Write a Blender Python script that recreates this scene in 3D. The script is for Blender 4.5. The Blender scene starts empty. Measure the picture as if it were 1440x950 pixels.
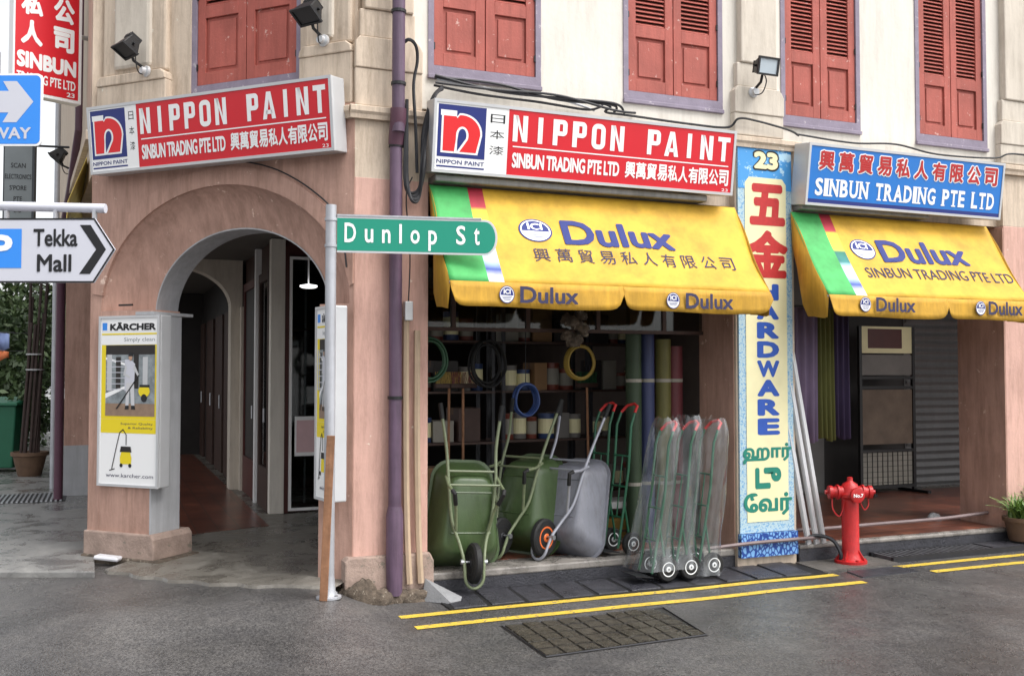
import bpy, bmesh, math, random
from mathutils import Matrix, Vector, noise
random.seed(7)
S = bpy.context.scene
C = S.collection
R = math.radians

# ------------------------------------------------------------------ camera
cam_d = bpy.data.cameras.new('camera'); cam = bpy.data.objects.new('camera', cam_d); C.objects.link(cam)
cam.location = (0, -6.98, 1.65)
cam.rotation_euler = (R(90 + 1.944), 0, R(-22.36))
cam_d.sensor_width = 36; cam_d.lens = 36 * 1385 / 1440
cam_d.clip_end = 2000; cam_d.clip_start = 0.05
S.camera = cam
# ------------------------------------------------------------------ world and sun (overcast)
W = bpy.data.worlds.new('World'); S.world = W; W.use_nodes = True
nt = W.node_tree; nt.nodes.clear()
sky = nt.nodes.new('ShaderNodeTexSky'); sky.sky_type = 'NISHITA'; sky.sun_disc = False
SUN_EL, SUN_AZ = R(58), R(140)          # azimuth clockwise from +Y
sky.sun_elevation = SUN_EL; sky.sun_rotation = SUN_AZ; sky.dust_density = 3; sky.air_density = 1.0; sky.ozone_density = 1
hs = nt.nodes.new('ShaderNodeHueSaturation'); hs.inputs['Saturation'].default_value = 0.12; hs.inputs['Value'].default_value = 1.0
bg = nt.nodes.new('ShaderNodeBackground'); bg.inputs['Strength'].default_value = 0.15
wo = nt.nodes.new('ShaderNodeOutputWorld')
nt.links.new(sky.outputs[0], hs.inputs['Color']); nt.links.new(hs.outputs[0], bg.inputs['Color']); nt.links.new(bg.outputs[0], wo.inputs[0])
sd = bpy.data.lights.new('sun', 'SUN'); sun = bpy.data.objects.new('sun', sd); C.objects.link(sun)
sd.energy = 1.5; sd.angle = R(35); sd.color = (1, 0.97, 0.93)
sv = Vector((math.sin(SUN_AZ) * math.cos(SUN_EL), math.cos(SUN_AZ) * math.cos(SUN_EL), math.sin(SUN_EL)))
sun.rotation_euler = sv.to_track_quat('Z', 'Y').to_euler(); sun.location = (6, -12, 14)
S.view_settings.view_transform = 'Standard'; S.view_settings.look = 'None'; S.view_settings.gamma = 1
S.view_settings.exposure = 0.95
S.cycles.max_bounces = 6; S.cycles.diffuse_bounces = 3; S.cycles.transparent_max_bounces = 12

# ------------------------------------------------------------------ materials
def srgb(r, g, b):
    f = lambda c: (c / 255 / 12.92) if c <= 10 else (((c / 255) + 0.055) / 1.055) ** 2.4
    return (f(r), f(g), f(b), 1)
MATS = {}
def mat(name, col, rough=0.7, metal=0.0, var=0.0, vs=4.0, bump=0.0, bs=60.0, streak=0.0, spots=None, emit=0, coat=0, rvar=0, grime=0, chips=0, trans=0):
    """paint-like material: colour col, low-frequency variation var, vertical streaks, chipped spots=(colour, threshold, scale)"""
    if name in MATS: return MATS[name]
    m = bpy.data.materials.new(name); m.use_nodes = True; t = m.node_tree; N = t.nodes; L = t.links
    b = N['Principled BSDF']; b.inputs['Roughness'].default_value = rough; b.inputs['Metallic'].default_value = metal
    b.inputs['Coat Weight'].default_value = coat
    b.inputs['Transmission Weight'].default_value = trans
    tc = N.new('ShaderNodeTexCoord'); geo = N.new('ShaderNodeNewGeometry')
    src = geo.outputs['Position']
    out = None
    base = N.new('ShaderNodeRGB'); base.outputs[0].default_value = col; out = base.outputs[0]
    def mixin(fac, c2, mode='MIX'):
        nonlocal out
        mx = N.new('ShaderNodeMix'); mx.data_type = 'RGBA'; mx.blend_type = mode
        if hasattr(fac, 'links'): L.new(fac, mx.inputs['Factor'])
        else: mx.inputs['Factor'].default_value = fac
        L.new(out, mx.inputs['A'])
        if hasattr(c2, 'links'): L.new(c2, mx.inputs['B'])
        else: mx.inputs['B'].default_value = c2
        out = mx.outputs['Result']
    def nz(scale, detail=6, rough_=0.6, vec=None):
        n = N.new('ShaderNodeTexNoise'); n.inputs['Scale'].default_value = scale; n.inputs['Detail'].default_value = detail
        n.inputs['Roughness'].default_value = rough_
        L.new(vec if vec else src, n.inputs['Vector']); return n.outputs['Fac']
    def ramp(f, a, b_, c0=(0, 0, 0, 1), c1=(1, 1, 1, 1)):
        r = N.new('ShaderNodeValToRGB'); r.color_ramp.elements[0].position = a; r.color_ramp.elements[1].position = b_
        r.color_ramp.elements[0].color = c0; r.color_ramp.elements[1].color = c1
        L.new(f, r.inputs[0]); return r.outputs[0]
    if var:
        v = ramp(nz(vs), 0.3, 0.72, (1 - var,) * 3 + (1,), (1 + var * .35,) * 3 + (1,)); mixin(1.0, v, 'MULTIPLY')
    if streak:
        mp = N.new('ShaderNodeMapping'); mp.inputs['Scale'].default_value = (9, 9, 0.7); L.new(src, mp.inputs[0])
        v = ramp(nz(2.2, 5, .7, mp.outputs[0]), 0.38, 0.62, (1 - streak, 1 - streak * 1.02, 1 - streak * 1.05, 1), (1, 1, 1, 1)); mixin(1.0, v, 'MULTIPLY')
    if chips:
        v = ramp(nz(7, 9, .72), chips, chips + .015); mixin(v, (min(col[0] * 1.35 + .1, .8), min(col[1] * 1.4 + .1, .8), min(col[2] * 1.4 + .1, .8), 1))
    if grime:
        sep = N.new('ShaderNodeSeparateXYZ'); L.new(src, sep.inputs[0])
        mp = N.new('ShaderNodeMapping'); mp.inputs['Scale'].default_value = (5, 5, .8); L.new(src, mp.inputs[0])
        v = ramp(nz(2.0, 9, .78, mp.outputs[0]), .47, .66)
        sc_ = N.new('ShaderNodeMath'); sc_.operation = 'MULTIPLY'; L.new(v, sc_.inputs[0]); sc_.inputs[1].default_value = grime; mixin(sc_.outputs[0], (col[0] * .42, col[1] * .38, col[2] * .34, 1))
    if spots:
        c2, th, sc = spots
        v = ramp(nz(sc, 8, .7), th, th + 0.03); mixin(v, c2)
    L.new(out, b.inputs['Base Color'])
    if rvar:
        v = ramp(nz(3), .35, .65, (max(rough - rvar, .02),) * 3 + (1,), (min(rough + rvar, 1),) * 3 + (1,)); L.new(v, b.inputs['Roughness'])
    if bump:
        bp = N.new('ShaderNodeBump'); bp.inputs['Strength'].default_value = bump; bp.inputs['Distance'].default_value = 0.01
        L.new(nz(bs), bp.inputs['Height']); L.new(bp.outputs[0], b.inputs['Normal'])
    if emit:
        b.inputs['Emission Color'].default_value = col; b.inputs['Emission Strength'].default_value = emit
    MATS[name] = m; return m

M = {}
M['pink'] = mat('wall paint pink', srgb(200, 161, 145), .85, var=.16, vs=3, streak=.14, bump=.3, bs=25, grime=.5, chips=.635)
M['salmon'] = mat('column paint salmon', srgb(216, 174, 160), .85, var=.12, vs=2.5, streak=.12, bump=.25, bs=25, grime=.5, chips=.64)
M['beige'] = mat('wall paint beige', srgb(216, 198, 178), .85, var=.12, vs=2, streak=.14, bump=.25, bs=20, grime=.55, chips=.65)
M['cream'] = mat('wall paint cream', srgb(214, 204, 190), .85, var=.08, vs=1.5, streak=.08, bump=.2, bs=20, grime=.35)
M['upwhite'] = mat('wall paint white', srgb(226, 220, 210), .85, var=.05, vs=1.5, streak=.06, bump=.2, bs=20, grime=.22)
M['grey'] = mat('jamb paint grey', srgb(186, 187, 190), .8, var=.12, vs=4, streak=.15, bump=.15, bs=30)
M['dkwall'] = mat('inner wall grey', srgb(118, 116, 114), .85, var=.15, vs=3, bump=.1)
M['plinth'] = mat('stone plinth', srgb(170, 148, 136), .9, var=.3, vs=9, bump=.8, bs=40, spots=(srgb(130, 120, 108), .6, 12))
M['mortar'] = mat('rough mortar', srgb(104, 92, 80), .95, var=.6, vs=16, bump=1.0, bs=90, spots=(srgb(150, 140, 126), .58, 22))
M['shutter'] = mat('shutter paint red', srgb(182, 96, 84), .7, var=.26, vs=2.2, streak=.16, bump=.25, bs=50, grime=.35, spots=(srgb(196, 156, 146), .625, 14))
M['frame'] = mat('window frame lilac', srgb(140, 130, 146), .7, var=.2, vs=9, bump=.2, spots=(srgb(176, 168, 174), .61, 18))
M['purple'] = mat('downpipe purple', srgb(108, 86, 108), .5, var=.3, vs=5, streak=.3, spots=(srgb(160, 150, 165), .66, 10))
M['purpdark'] = mat('downpipe maroon', srgb(92, 58, 74), .5, var=.2, vs=5)
M['black'] = mat('black plastic', srgb(26, 26, 28), .5)
M['rubber'] = mat('rubber black', srgb(24, 24, 25), .7, bump=.2)
M['cable'] = mat('cable black', srgb(40, 40, 44), .6, var=.3, vs=20)
M['alu'] = mat('aluminium', srgb(190, 192, 196), .35, metal=.8, var=.1)
M['alup'] = mat('sign frame light', srgb(205, 206, 208), .4, metal=.3, var=.08)
M['white'] = mat('sign white', srgb(246, 246, 246), .4, emit=0)
M['red'] = mat('sign red', srgb(214, 24, 40), .35, var=.05)
M['navy'] = mat('logo navy', srgb(30, 44, 120), .4)
M['logored'] = mat('logo red', srgb(228, 34, 40), .4)
M['signblue'] = mat('sign blue', srgb(30, 120, 205), .35, var=.05)
M['owblue'] = mat('traffic blue', srgb(50, 140, 235), .35)
M['tgrn'] = mat('street sign green', srgb(0, 140, 115), .4)
M['lgrey'] = mat('direction sign grey', srgb(205, 206, 216), .4, var=.04)
M['ink'] = mat('print black', srgb(22, 22, 26), .5)
M['duluxblue'] = mat('print violet blue', srgb(48, 58, 122), .8)
M['duluxdk'] = mat('print slate', srgb(56, 54, 84), .8)
M['redink'] = mat('print crimson', srgb(190, 44, 44), .6, var=.15, vs=30)
M['pole'] = mat('pole galvanised', srgb(188, 190, 196), .45, metal=.35, var=.15, vs=6, streak=.15)
M['wood'] = mat('plank wood', srgb(158, 114, 84), .8, var=.3, vs=10, streak=.3, bump=.3)
M['beigepipe'] = mat('conduit beige', srgb(196, 172, 146), .6, var=.15, vs=6, streak=.15)
M['asphpatch'] = mat('patch concrete', srgb(96, 92, 88), .55, var=.4, vs=4, bump=.8, bs=60, rvar=.25)
M['slabdark'] = mat('drain slab', srgb(58, 58, 64), .4, var=.4, vs=9, bump=.7, bs=70, rvar=.2)
M['iron'] = mat('cast iron', srgb(50, 50, 54), .5, metal=.4, var=.3, vs=12)
M['yellowline'] = mat('road paint yellow', srgb(214, 182, 66), .6, var=.25, vs=6, bump=.4, bs=120, spots=(srgb(112, 106, 92), .575, 22))
M['paver'] = mat('paver stone', srgb(72, 67, 58), .3, var=.45, vs=18, bump=1, bs=60, rvar=.2)
M['grnbarrow'] = mat('barrow green', srgb(72, 92, 56), .38, var=.2, vs=5, bump=.15, bs=80, coat=.1, grime=.4, spots=(srgb(112, 118, 96), .66, 18))
M['grybarrow'] = mat('barrow grey', srgb(128, 130, 140), .4, var=.16, vs=5, bump=.15, bs=80, coat=.1, grime=.45, spots=(srgb(156, 158, 164), .67, 18))
M['grntube'] = mat('barrow tube green', srgb(120, 130, 100), .35, var=.2, vs=30)
M['grytube'] = mat('barrow tube grey', srgb(160, 162, 172), .35, metal=.3)
M['orange'] = mat('wheel rim orange', srgb(226, 110, 50), .45)
M['rimwhite'] = mat('wheel rim white', srgb(236, 238, 240), .3)
M['htgreen'] = mat('trolley green', srgb(36, 92, 66), .4)
M['hydred'] = mat('hydrant red', srgb(190, 30, 32), .42, var=.22, vs=9, bump=.35, bs=70, grime=.5, spots=(srgb(118, 48, 40), .62, 26))
M['terra'] = mat('pot terracotta', srgb(108, 84, 66), .8, var=.25, vs=12, bump=.3)
M['pvc'] = mat('bare soil', srgb(50, 38, 30), .95, bump=1)
M['maroon'] = mat('door maroon', srgb(84, 34, 30), .5, var=.2, vs=8)
M['dkbrown'] = mat('dark timber', srgb(66, 44, 36), .6, var=.3, vs=8)
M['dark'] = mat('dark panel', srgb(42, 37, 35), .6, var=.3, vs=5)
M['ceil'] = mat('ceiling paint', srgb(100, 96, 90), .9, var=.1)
M['shgrey'] = mat('roller shutter grey', srgb(116, 116, 116), .5, metal=.2, var=.12, vs=3, streak=.12)
M['bingreen'] = mat('bin green', srgb(30, 96, 70), .5, var=.1)
M['bark'] = mat('bark', srgb(70, 58, 48), .95, var=.3, bump=1)
M['stake'] = mat('bamboo stake dark', srgb(64, 50, 46), .8, var=.35, vs=10)
M['bag'] = mat('foil white', srgb(220, 220, 225), .35)
M['ybox'] = mat('print yellow', srgb(238, 214, 30), .5)
M['photo'] = mat('photo grey', srgb(150, 158, 162), .5, var=.5, vs=16)
M['photofloor'] = mat('photo floor', srgb(150, 125, 105), .5, var=.2, vs=16)
M['skin'] = mat('print pale figure', srgb(205, 205, 208), .5)
M['cartonbrown'] = mat('carton brown', srgb(140, 108, 76), .9, var=.15)
M['lampglass'] = mat('lamp glass', srgb(196, 208, 216), .12, var=.1)
M['lit'] = mat('lit tube', (1, 1, 1, 1), .5, emit=2)
M['hwblue'] = mat('print cobalt', srgb(40, 84, 176), .6, var=.1, vs=20)
M['hwteal'] = mat('print teal', srgb(26, 128, 110), .6, var=.1, vs=20)
M['hwcream'] = mat('panel cream', srgb(238, 230, 184), .6, var=.08, vs=6)
M['speck'] = mat('panel speckled blue', srgb(176, 200, 208), .6, spots=(srgb(110, 160, 200), .52, 60))
M['skyprint'] = mat('panel sky print', srgb(70, 150, 214), .6, spots=(srgb(178, 214, 234), .55, 9))
M['ironlt'] = mat('worn iron', srgb(104, 104, 108), .5, metal=.3, var=.4, vs=8)
M['dullpipe'] = mat('pipe dull grey', srgb(128, 112, 112), .6, var=.3, vs=6)
M['fluor'] = mat('awning tube', srgb(150, 150, 150), .5, metal=.4, var=.2, streak=.2)
M['peelconc'] = mat('whitewashed concrete', srgb(140, 141, 143), .85, var=.25, vs=10, bump=.5)

def glass(name, col=(.05, .06, .06, 1), a=.55):
    m = bpy.data.materials.new(name); m.use_nodes = True; N = m.node_tree.nodes; L = m.node_tree.links
    N.remove(N['Principled BSDF']); o = N['Material Output']
    g = N.new('ShaderNodeBsdfGlossy'); g.inputs['Roughness'].default_value = .05
    t = N.new('ShaderNodeBsdfTransparent'); t.inputs[0].default_value = col
    f = N.new('ShaderNodeFresnel'); f.inputs[0].default_value = 1.5
    mx = N.new('ShaderNodeMixShader'); L.new(f.outputs[0], mx.inputs[0]); L.new(t.outputs[0], mx.inputs[1]); L.new(g.outputs[0], mx.inputs[2]); L.new(mx.outputs[0], o.inputs[0])
    return m
M['glass'] = glass('window glass', (.55, .58, .58, 1))
def plasticfilm():
    m = bpy.data.materials.new('plastic film'); m.use_nodes = True; N = m.node_tree.nodes; L = m.node_tree.links
    N.remove(N['Principled BSDF']); o = N['Material Output']
    g = N.new('ShaderNodeBsdfGlossy'); g.inputs['Roughness'].default_value = .18
    t = N.new('ShaderNodeBsdfTransparent'); t.inputs[0].default_value = (.93, .94, .94, 1)
    d = N.new('ShaderNodeBsdfTranslucent'); d.inputs[0].default_value = (.6, .62, .62, 1)
    d2 = N.new('ShaderNodeBsdfDiffuse'); d2.inputs[0].default_value = (.6, .62, .63, 1)
    nz = N.new('ShaderNodeTexNoise'); nz.noise_type = 'RIDGED_MULTIFRACTAL'; nz.inputs['Scale'].default_value = 7; nz.inputs['Detail'].default_value = 3; nz.inputs['Roughness'].default_value = .5
    geo = N.new('ShaderNodeNewGeometry'); mp = N.new('ShaderNodeMapping'); mp.inputs['Scale'].default_value = (1, 1, .45)
    L.new(geo.outputs['Position'], mp.inputs[0]); L.new(mp.outputs[0], nz.inputs['Vector'])
    bp = N.new('ShaderNodeBump'); bp.inputs['Strength'].default_value = .7; bp.inputs['Distance'].default_value = .02; L.new(nz.outputs['Fac'], bp.inputs['Height'])
    L.new(bp.outputs[0], g.inputs['Normal'])
    g.inputs['Roughness'].default_value = .12; g.inputs[0].default_value = (.95, .97, .98, 1)
    a = N.new('ShaderNodeMixShader'); a.inputs[0].default_value = .5; L.new(d.outputs[0], a.inputs[1]); L.new(d2.outputs[0], a.inputs[2])
    b = N.new('ShaderNodeMixShader'); b.inputs[0].default_value = .72; L.new(a.outputs[0], b.inputs[1]); L.new(g.outputs[0], b.inputs[2])
    lw = N.new('ShaderNodeLayerWeight'); lw.inputs[0].default_value = .45; L.new(bp.outputs[0], lw.inputs['Normal'])
    mr = N.new('ShaderNodeMapRange'); mr.inputs['From Min'].default_value = 0; mr.inputs['From Max'].default_value = 1; mr.inputs['To Min'].default_value = .06; mr.inputs['To Max'].default_value = .46; L.new(lw.outputs['Facing'], mr.inputs[0])
    c = N.new('ShaderNodeMixShader'); L.new(mr.outputs[0], c.inputs[0]); L.new(t.outputs[0], c.inputs[1]); L.new(b.outputs[0], c.inputs[2]); L.new(c.outputs[0], o.inputs[0])
    return m
M['film'] = plasticfilm()

def asphalt():
    m = bpy.data.materials.new('wet asphalt'); m.use_nodes = True; N = m.node_tree.nodes; L = m.node_tree.links; b = N['Principled BSDF']
    geo = N.new('ShaderNodeNewGeometry'); P = geo.outputs['Position']
    def nz(s, d=6, r=.6):
        n = N.new('ShaderNodeTexNoise'); n.inputs['Scale'].default_value = s; n.inputs['Detail'].default_value = d; n.inputs['Roughness'].default_value = r; L.new(P, n.inputs['Vector']); return n.outputs['Fac']
    def ramp(f, a, b_, c0, c1):
        r = N.new('ShaderNodeValToRGB'); r.color_ramp.elements[0].position = a; r.color_ramp.elements[1].position = b_
        r.color_ramp.elements[0].color = c0; r.color_ramp.elements[1].color = c1; L.new(f, r.inputs[0]); return r.outputs[0]
    vo = N.new('ShaderNodeTexVoronoi'); vo.inputs['Scale'].default_value = 100; L.new(P, vo.inputs['Vector'])
    sp = ramp(vo.outputs['Color'], .15, .95, (.054, .053, .054, 1), (.146, .142, .140, 1))
    big = ramp(nz(.9), .35, .65, (.62, .62, .62, 1), (1.15, 1.14, 1.13, 1))
    mx = N.new('ShaderNodeMix'); mx.data_type = 'RGBA'; mx.blend_type = 'MULTIPLY'; mx.inputs['Factor'].default_value = 1
    L.new(sp, mx.inputs['A']); L.new(big, mx.inputs['B'])
    med = ramp(nz(5, 8, .7), .3, .7, (.72, .72, .74, 1), (1.1, 1.08, 1.05, 1))
    m2 = N.new('ShaderNodeMix'); m2.data_type = 'RGBA'; m2.blend_type = 'MULTIPLY'; m2.inputs['Factor'].default_value = 1
    L.new(mx.outputs['Result'], m2.inputs['A']); L.new(med, m2.inputs['B']); L.new(m2.outputs['Result'], b.inputs['Base Color'])
    L.new(ramp(nz(.8, 7, .65), .4, .62, (.18,) * 3 + (1,), (.48,) * 3 + (1,)), b.inputs['Roughness'])
    bp = N.new('ShaderNodeBump'); bp.inputs['Strength'].default_value = .55; bp.inputs['Distance'].default_value = .005
    L.new(vo.outputs['Distance'], bp.inputs['Height']); L.new(bp.outputs[0], b.inputs['Normal'])
    return m
M['asphalt'] = asphalt()
def wetconc(name, c0, c1, scale=3.0, rlo=.15, rhi=.6):
    m = bpy.data.materials.new(name); m.use_nodes = True; N = m.node_tree.nodes; L = m.node_tree.links; b = N['Principled BSDF']
    geo = N.new('ShaderNodeNewGeometry'); P = geo.outputs['Position']
    n = N.new('ShaderNodeTexNoise'); n.inputs['Scale'].default_value = scale; n.inputs['Detail'].default_value = 9; n.inputs['Roughness'].default_value = .68; n.inputs['Distortion'].default_value = .6; L.new(P, n.inputs['Vector'])
    r = N.new('ShaderNodeValToRGB'); r.color_ramp.elements[0].position = .34; r.color_ramp.elements[0].color = c0; r.color_ramp.elements[1].position = .70; r.color_ramp.elements[1].color = c1
    L.new(n.outputs['Fac'], r.inputs[0]); L.new(r.outputs[0], b.inputs['Base Color'])
    r2 = N.new('ShaderNodeValToRGB'); r2.color_ramp.elements[0].position = .42; r2.color_ramp.elements[0].color = (rlo,) * 3 + (1,); r2.color_ramp.elements[1].position = .6; r2.color_ramp.elements[1].color = (rhi,) * 3 + (1,)
    L.new(n.outputs['Fac'], r2.inputs[0]); L.new(r2.outputs[0], b.inputs['Roughness'])
    n2 = N.new('ShaderNodeTexNoise'); n2.inputs['Scale'].default_value = 50; n2.inputs['Detail'].default_value = 6; L.new(P, n2.inputs['Vector'])
    bp = N.new('ShaderNodeBump'); bp.inputs['Strength'].default_value = .35; bp.inputs['Distance'].default_value = .01; L.new(n2.outputs['Fac'], bp.inputs['Height']); L.new(bp.outputs[0], b.inputs['Normal'])
    return m
M['wetconc'] = wetconc('wet concrete', srgb(84, 80, 74), srgb(138, 133, 125), 2.2)
M['wetpave'] = wetconc('wet pavement', srgb(100, 99, 98), srgb(146, 145, 142), 3)
M['slabedge'] = wetconc('slab edging', srgb(104, 100, 96), srgb(160, 154, 148), 6)
def redtile():
    m = bpy.data.materials.new('red quarry tiles'); m.use_nodes = True; N = m.node_tree.nodes; L = m.node_tree.links; b = N['Principled BSDF']
    geo = N.new('ShaderNodeNewGeometry'); br = N.new('ShaderNodeTexBrick'); br.offset = 0
    L.new(geo.outputs['Position'], br.inputs['Vector']); br.inputs['Scale'].default_value = 1; br.inputs['Brick Width'].default_value = .2; br.inputs['Row Height'].default_value = .2
    br.inputs['Mortar Size'].default_value = .006; br.inputs['Color1'].default_value = srgb(134, 80, 62); br.inputs['Color2'].default_value = srgb(108, 64, 52); br.inputs['Mortar'].default_value = srgb(80, 66, 60)
    n = N.new('ShaderNodeTexNoise'); n.inputs['Scale'].default_value = 3; n.inputs['Detail'].default_value = 8; L.new(geo.outputs['Position'], n.inputs['Vector'])
    mx = N.new('ShaderNodeMix'); mx.data_type = 'RGBA'; mx.blend_type = 'MULTIPLY'; mx.inputs['Factor'].default_value = .7
    r = N.new('ShaderNodeValToRGB'); r.color_ramp.elements[0].position = .35; r.color_ramp.elements[0].color = (.5, .5, .52, 1); r.color_ramp.elements[1].position = .65; r.color_ramp.elements[1].color = (1.1, 1.1, 1.1, 1)
    L.new(n.outputs['Fac'], r.inputs[0]); L.new(br.outputs['Color'], mx.inputs['A']); L.new(r.outputs[0], mx.inputs['B']); L.new(mx.outputs['Result'], b.inputs['Base Color'])
    b.inputs['Roughness'].default_value = .28
    return m
M['redtile'] = redtile()
def leafmat(name, c0, c1):
    m = bpy.data.materials.new(name); m.use_nodes = True; N = m.node_tree.nodes; L = m.node_tree.links; b = N['Principled BSDF']
    oi = N.new('ShaderNodeNewGeometry'); r = N.new('ShaderNodeValToRGB'); r.color_ramp.elements[0].color = c0; r.color_ramp.elements[1].color = c1
    L.new(oi.outputs['Random Per Island'], r.inputs[0]); L.new(r.outputs[0], b.inputs['Base Color']); b.inputs['Roughness'].default_value = .5
    return m
M['leaf'] = leafmat('tree leaves', (.018, .04, .012, 1), (.09, .14, .05, 1))
M['leaf2'] = leafmat('plant leaves', (.05, .12, .02, 1), (.22, .34, .08, 1))

def awnmat():
    """yellow canvas with a green band and a strip red-yellow-green-white-blue; UV = metres along / metres down the slope"""
    m = bpy.data.materials.new('awning canvas'); m.use_nodes = True; N = m.node_tree.nodes; L = m.node_tree.links; b = N['Principled BSDF']
    uv = N.new('ShaderNodeUVMap'); sx = N.new('ShaderNodeSeparateXYZ'); L.new(uv.outputs[0], sx.inputs[0])
    def math_(op, a, b_):
        n = N.new('ShaderNodeMath'); n.operation = op
        for i, v in enumerate((a, b_)):
            if hasattr(v, 'links'): L.new(v, n.inputs[i])
            else: n.inputs[i].default_value = v
        return n.outputs[0]
    geo = N.new('ShaderNodeNewGeometry')
    nz = N.new('ShaderNodeTexNoise'); nz.inputs['Scale'].default_value = 3.5; nz.inputs['Detail'].default_value = 8; nz.inputs['Roughness'].default_value = .65; L.new(geo.outputs['Position'], nz.inputs['Vector'])
    cr = N.new('ShaderNodeValToRGB'); cr.color_ramp.elements[0].position = 0; cr.color_ramp.elements[0].color = srgb(176, 44, 66)
    els = [(.20, srgb(190, 50, 70)), (.24, srgb(236, 220, 60)), (.42, srgb(236, 226, 70)), (.46, srgb(40, 120, 100)), (.58, srgb(50, 130, 130)), (.64, srgb(190, 226, 240)), (.76, srgb(190, 215, 240)), (.86, srgb(56, 80, 160)), (1.0, srgb(50, 66, 150))]
    for p, c in els:
        e = cr.color_ramp.elements.new(p); e.color = c
    last = cr.color_ramp.elements[-1]
    L.new(math_('DIVIDE', sx.outputs[1], .885), cr.inputs[0])
    def mix(f, A, B_):
        n = N.new('ShaderNodeMix'); n.data_type = 'RGBA'; L.new(f, n.inputs['Factor'])
        for k, v in (('A', A), ('B', B_)):
            if hasattr(v, 'links'): L.new(v, n.inputs[k])
            else: n.inputs[k].default_value = v
        return n.outputs['Result']
    yel = srgb(212, 168, 50)
    isstrip = math_('LESS_THAN', sx.outputs[0], .415)
    isgreen = math_('LESS_THAN', sx.outputs[0], .295)
    c = mix(isstrip, yel, cr.outputs[0]); c = mix(isgreen, c, srgb(70, 172, 92))
    r = N.new('ShaderNodeValToRGB'); r.color_ramp.elements[0].position = .3; r.color_ramp.elements[0].color = (.66, .63, .58, 1); r.color_ramp.elements[1].position = .60; r.color_ramp.elements[1].color = (1.04, 1.04, 1.04, 1)
    L.new(nz.outputs['Fac'], r.inputs[0])
    mm = N.new('ShaderNodeMix'); mm.data_type = 'RGBA'; mm.blend_type = 'MULTIPLY'; mm.inputs['Factor'].default_value = 1; L.new(c, mm.inputs['A']); L.new(r.outputs[0], mm.inputs['B'])
    L.new(mm.outputs['Result'], b.inputs['Base Color']); b.inputs['Roughness'].default_value = .7
    bp = N.new('ShaderNodeBump'); bp.inputs['Strength'].default_value = .14; bp.inputs['Distance'].default_value = .02; L.new(nz.outputs['Fac'], bp.inputs['Height']); L.new(bp.outputs[0], b.inputs['Normal'])
    return m
M['awn'] = awnmat()
M['canvas'] = mat('canvas yellow', srgb(206, 158, 48), .75, var=.28, vs=4, streak=.22, bump=.2, bs=12)

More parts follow.
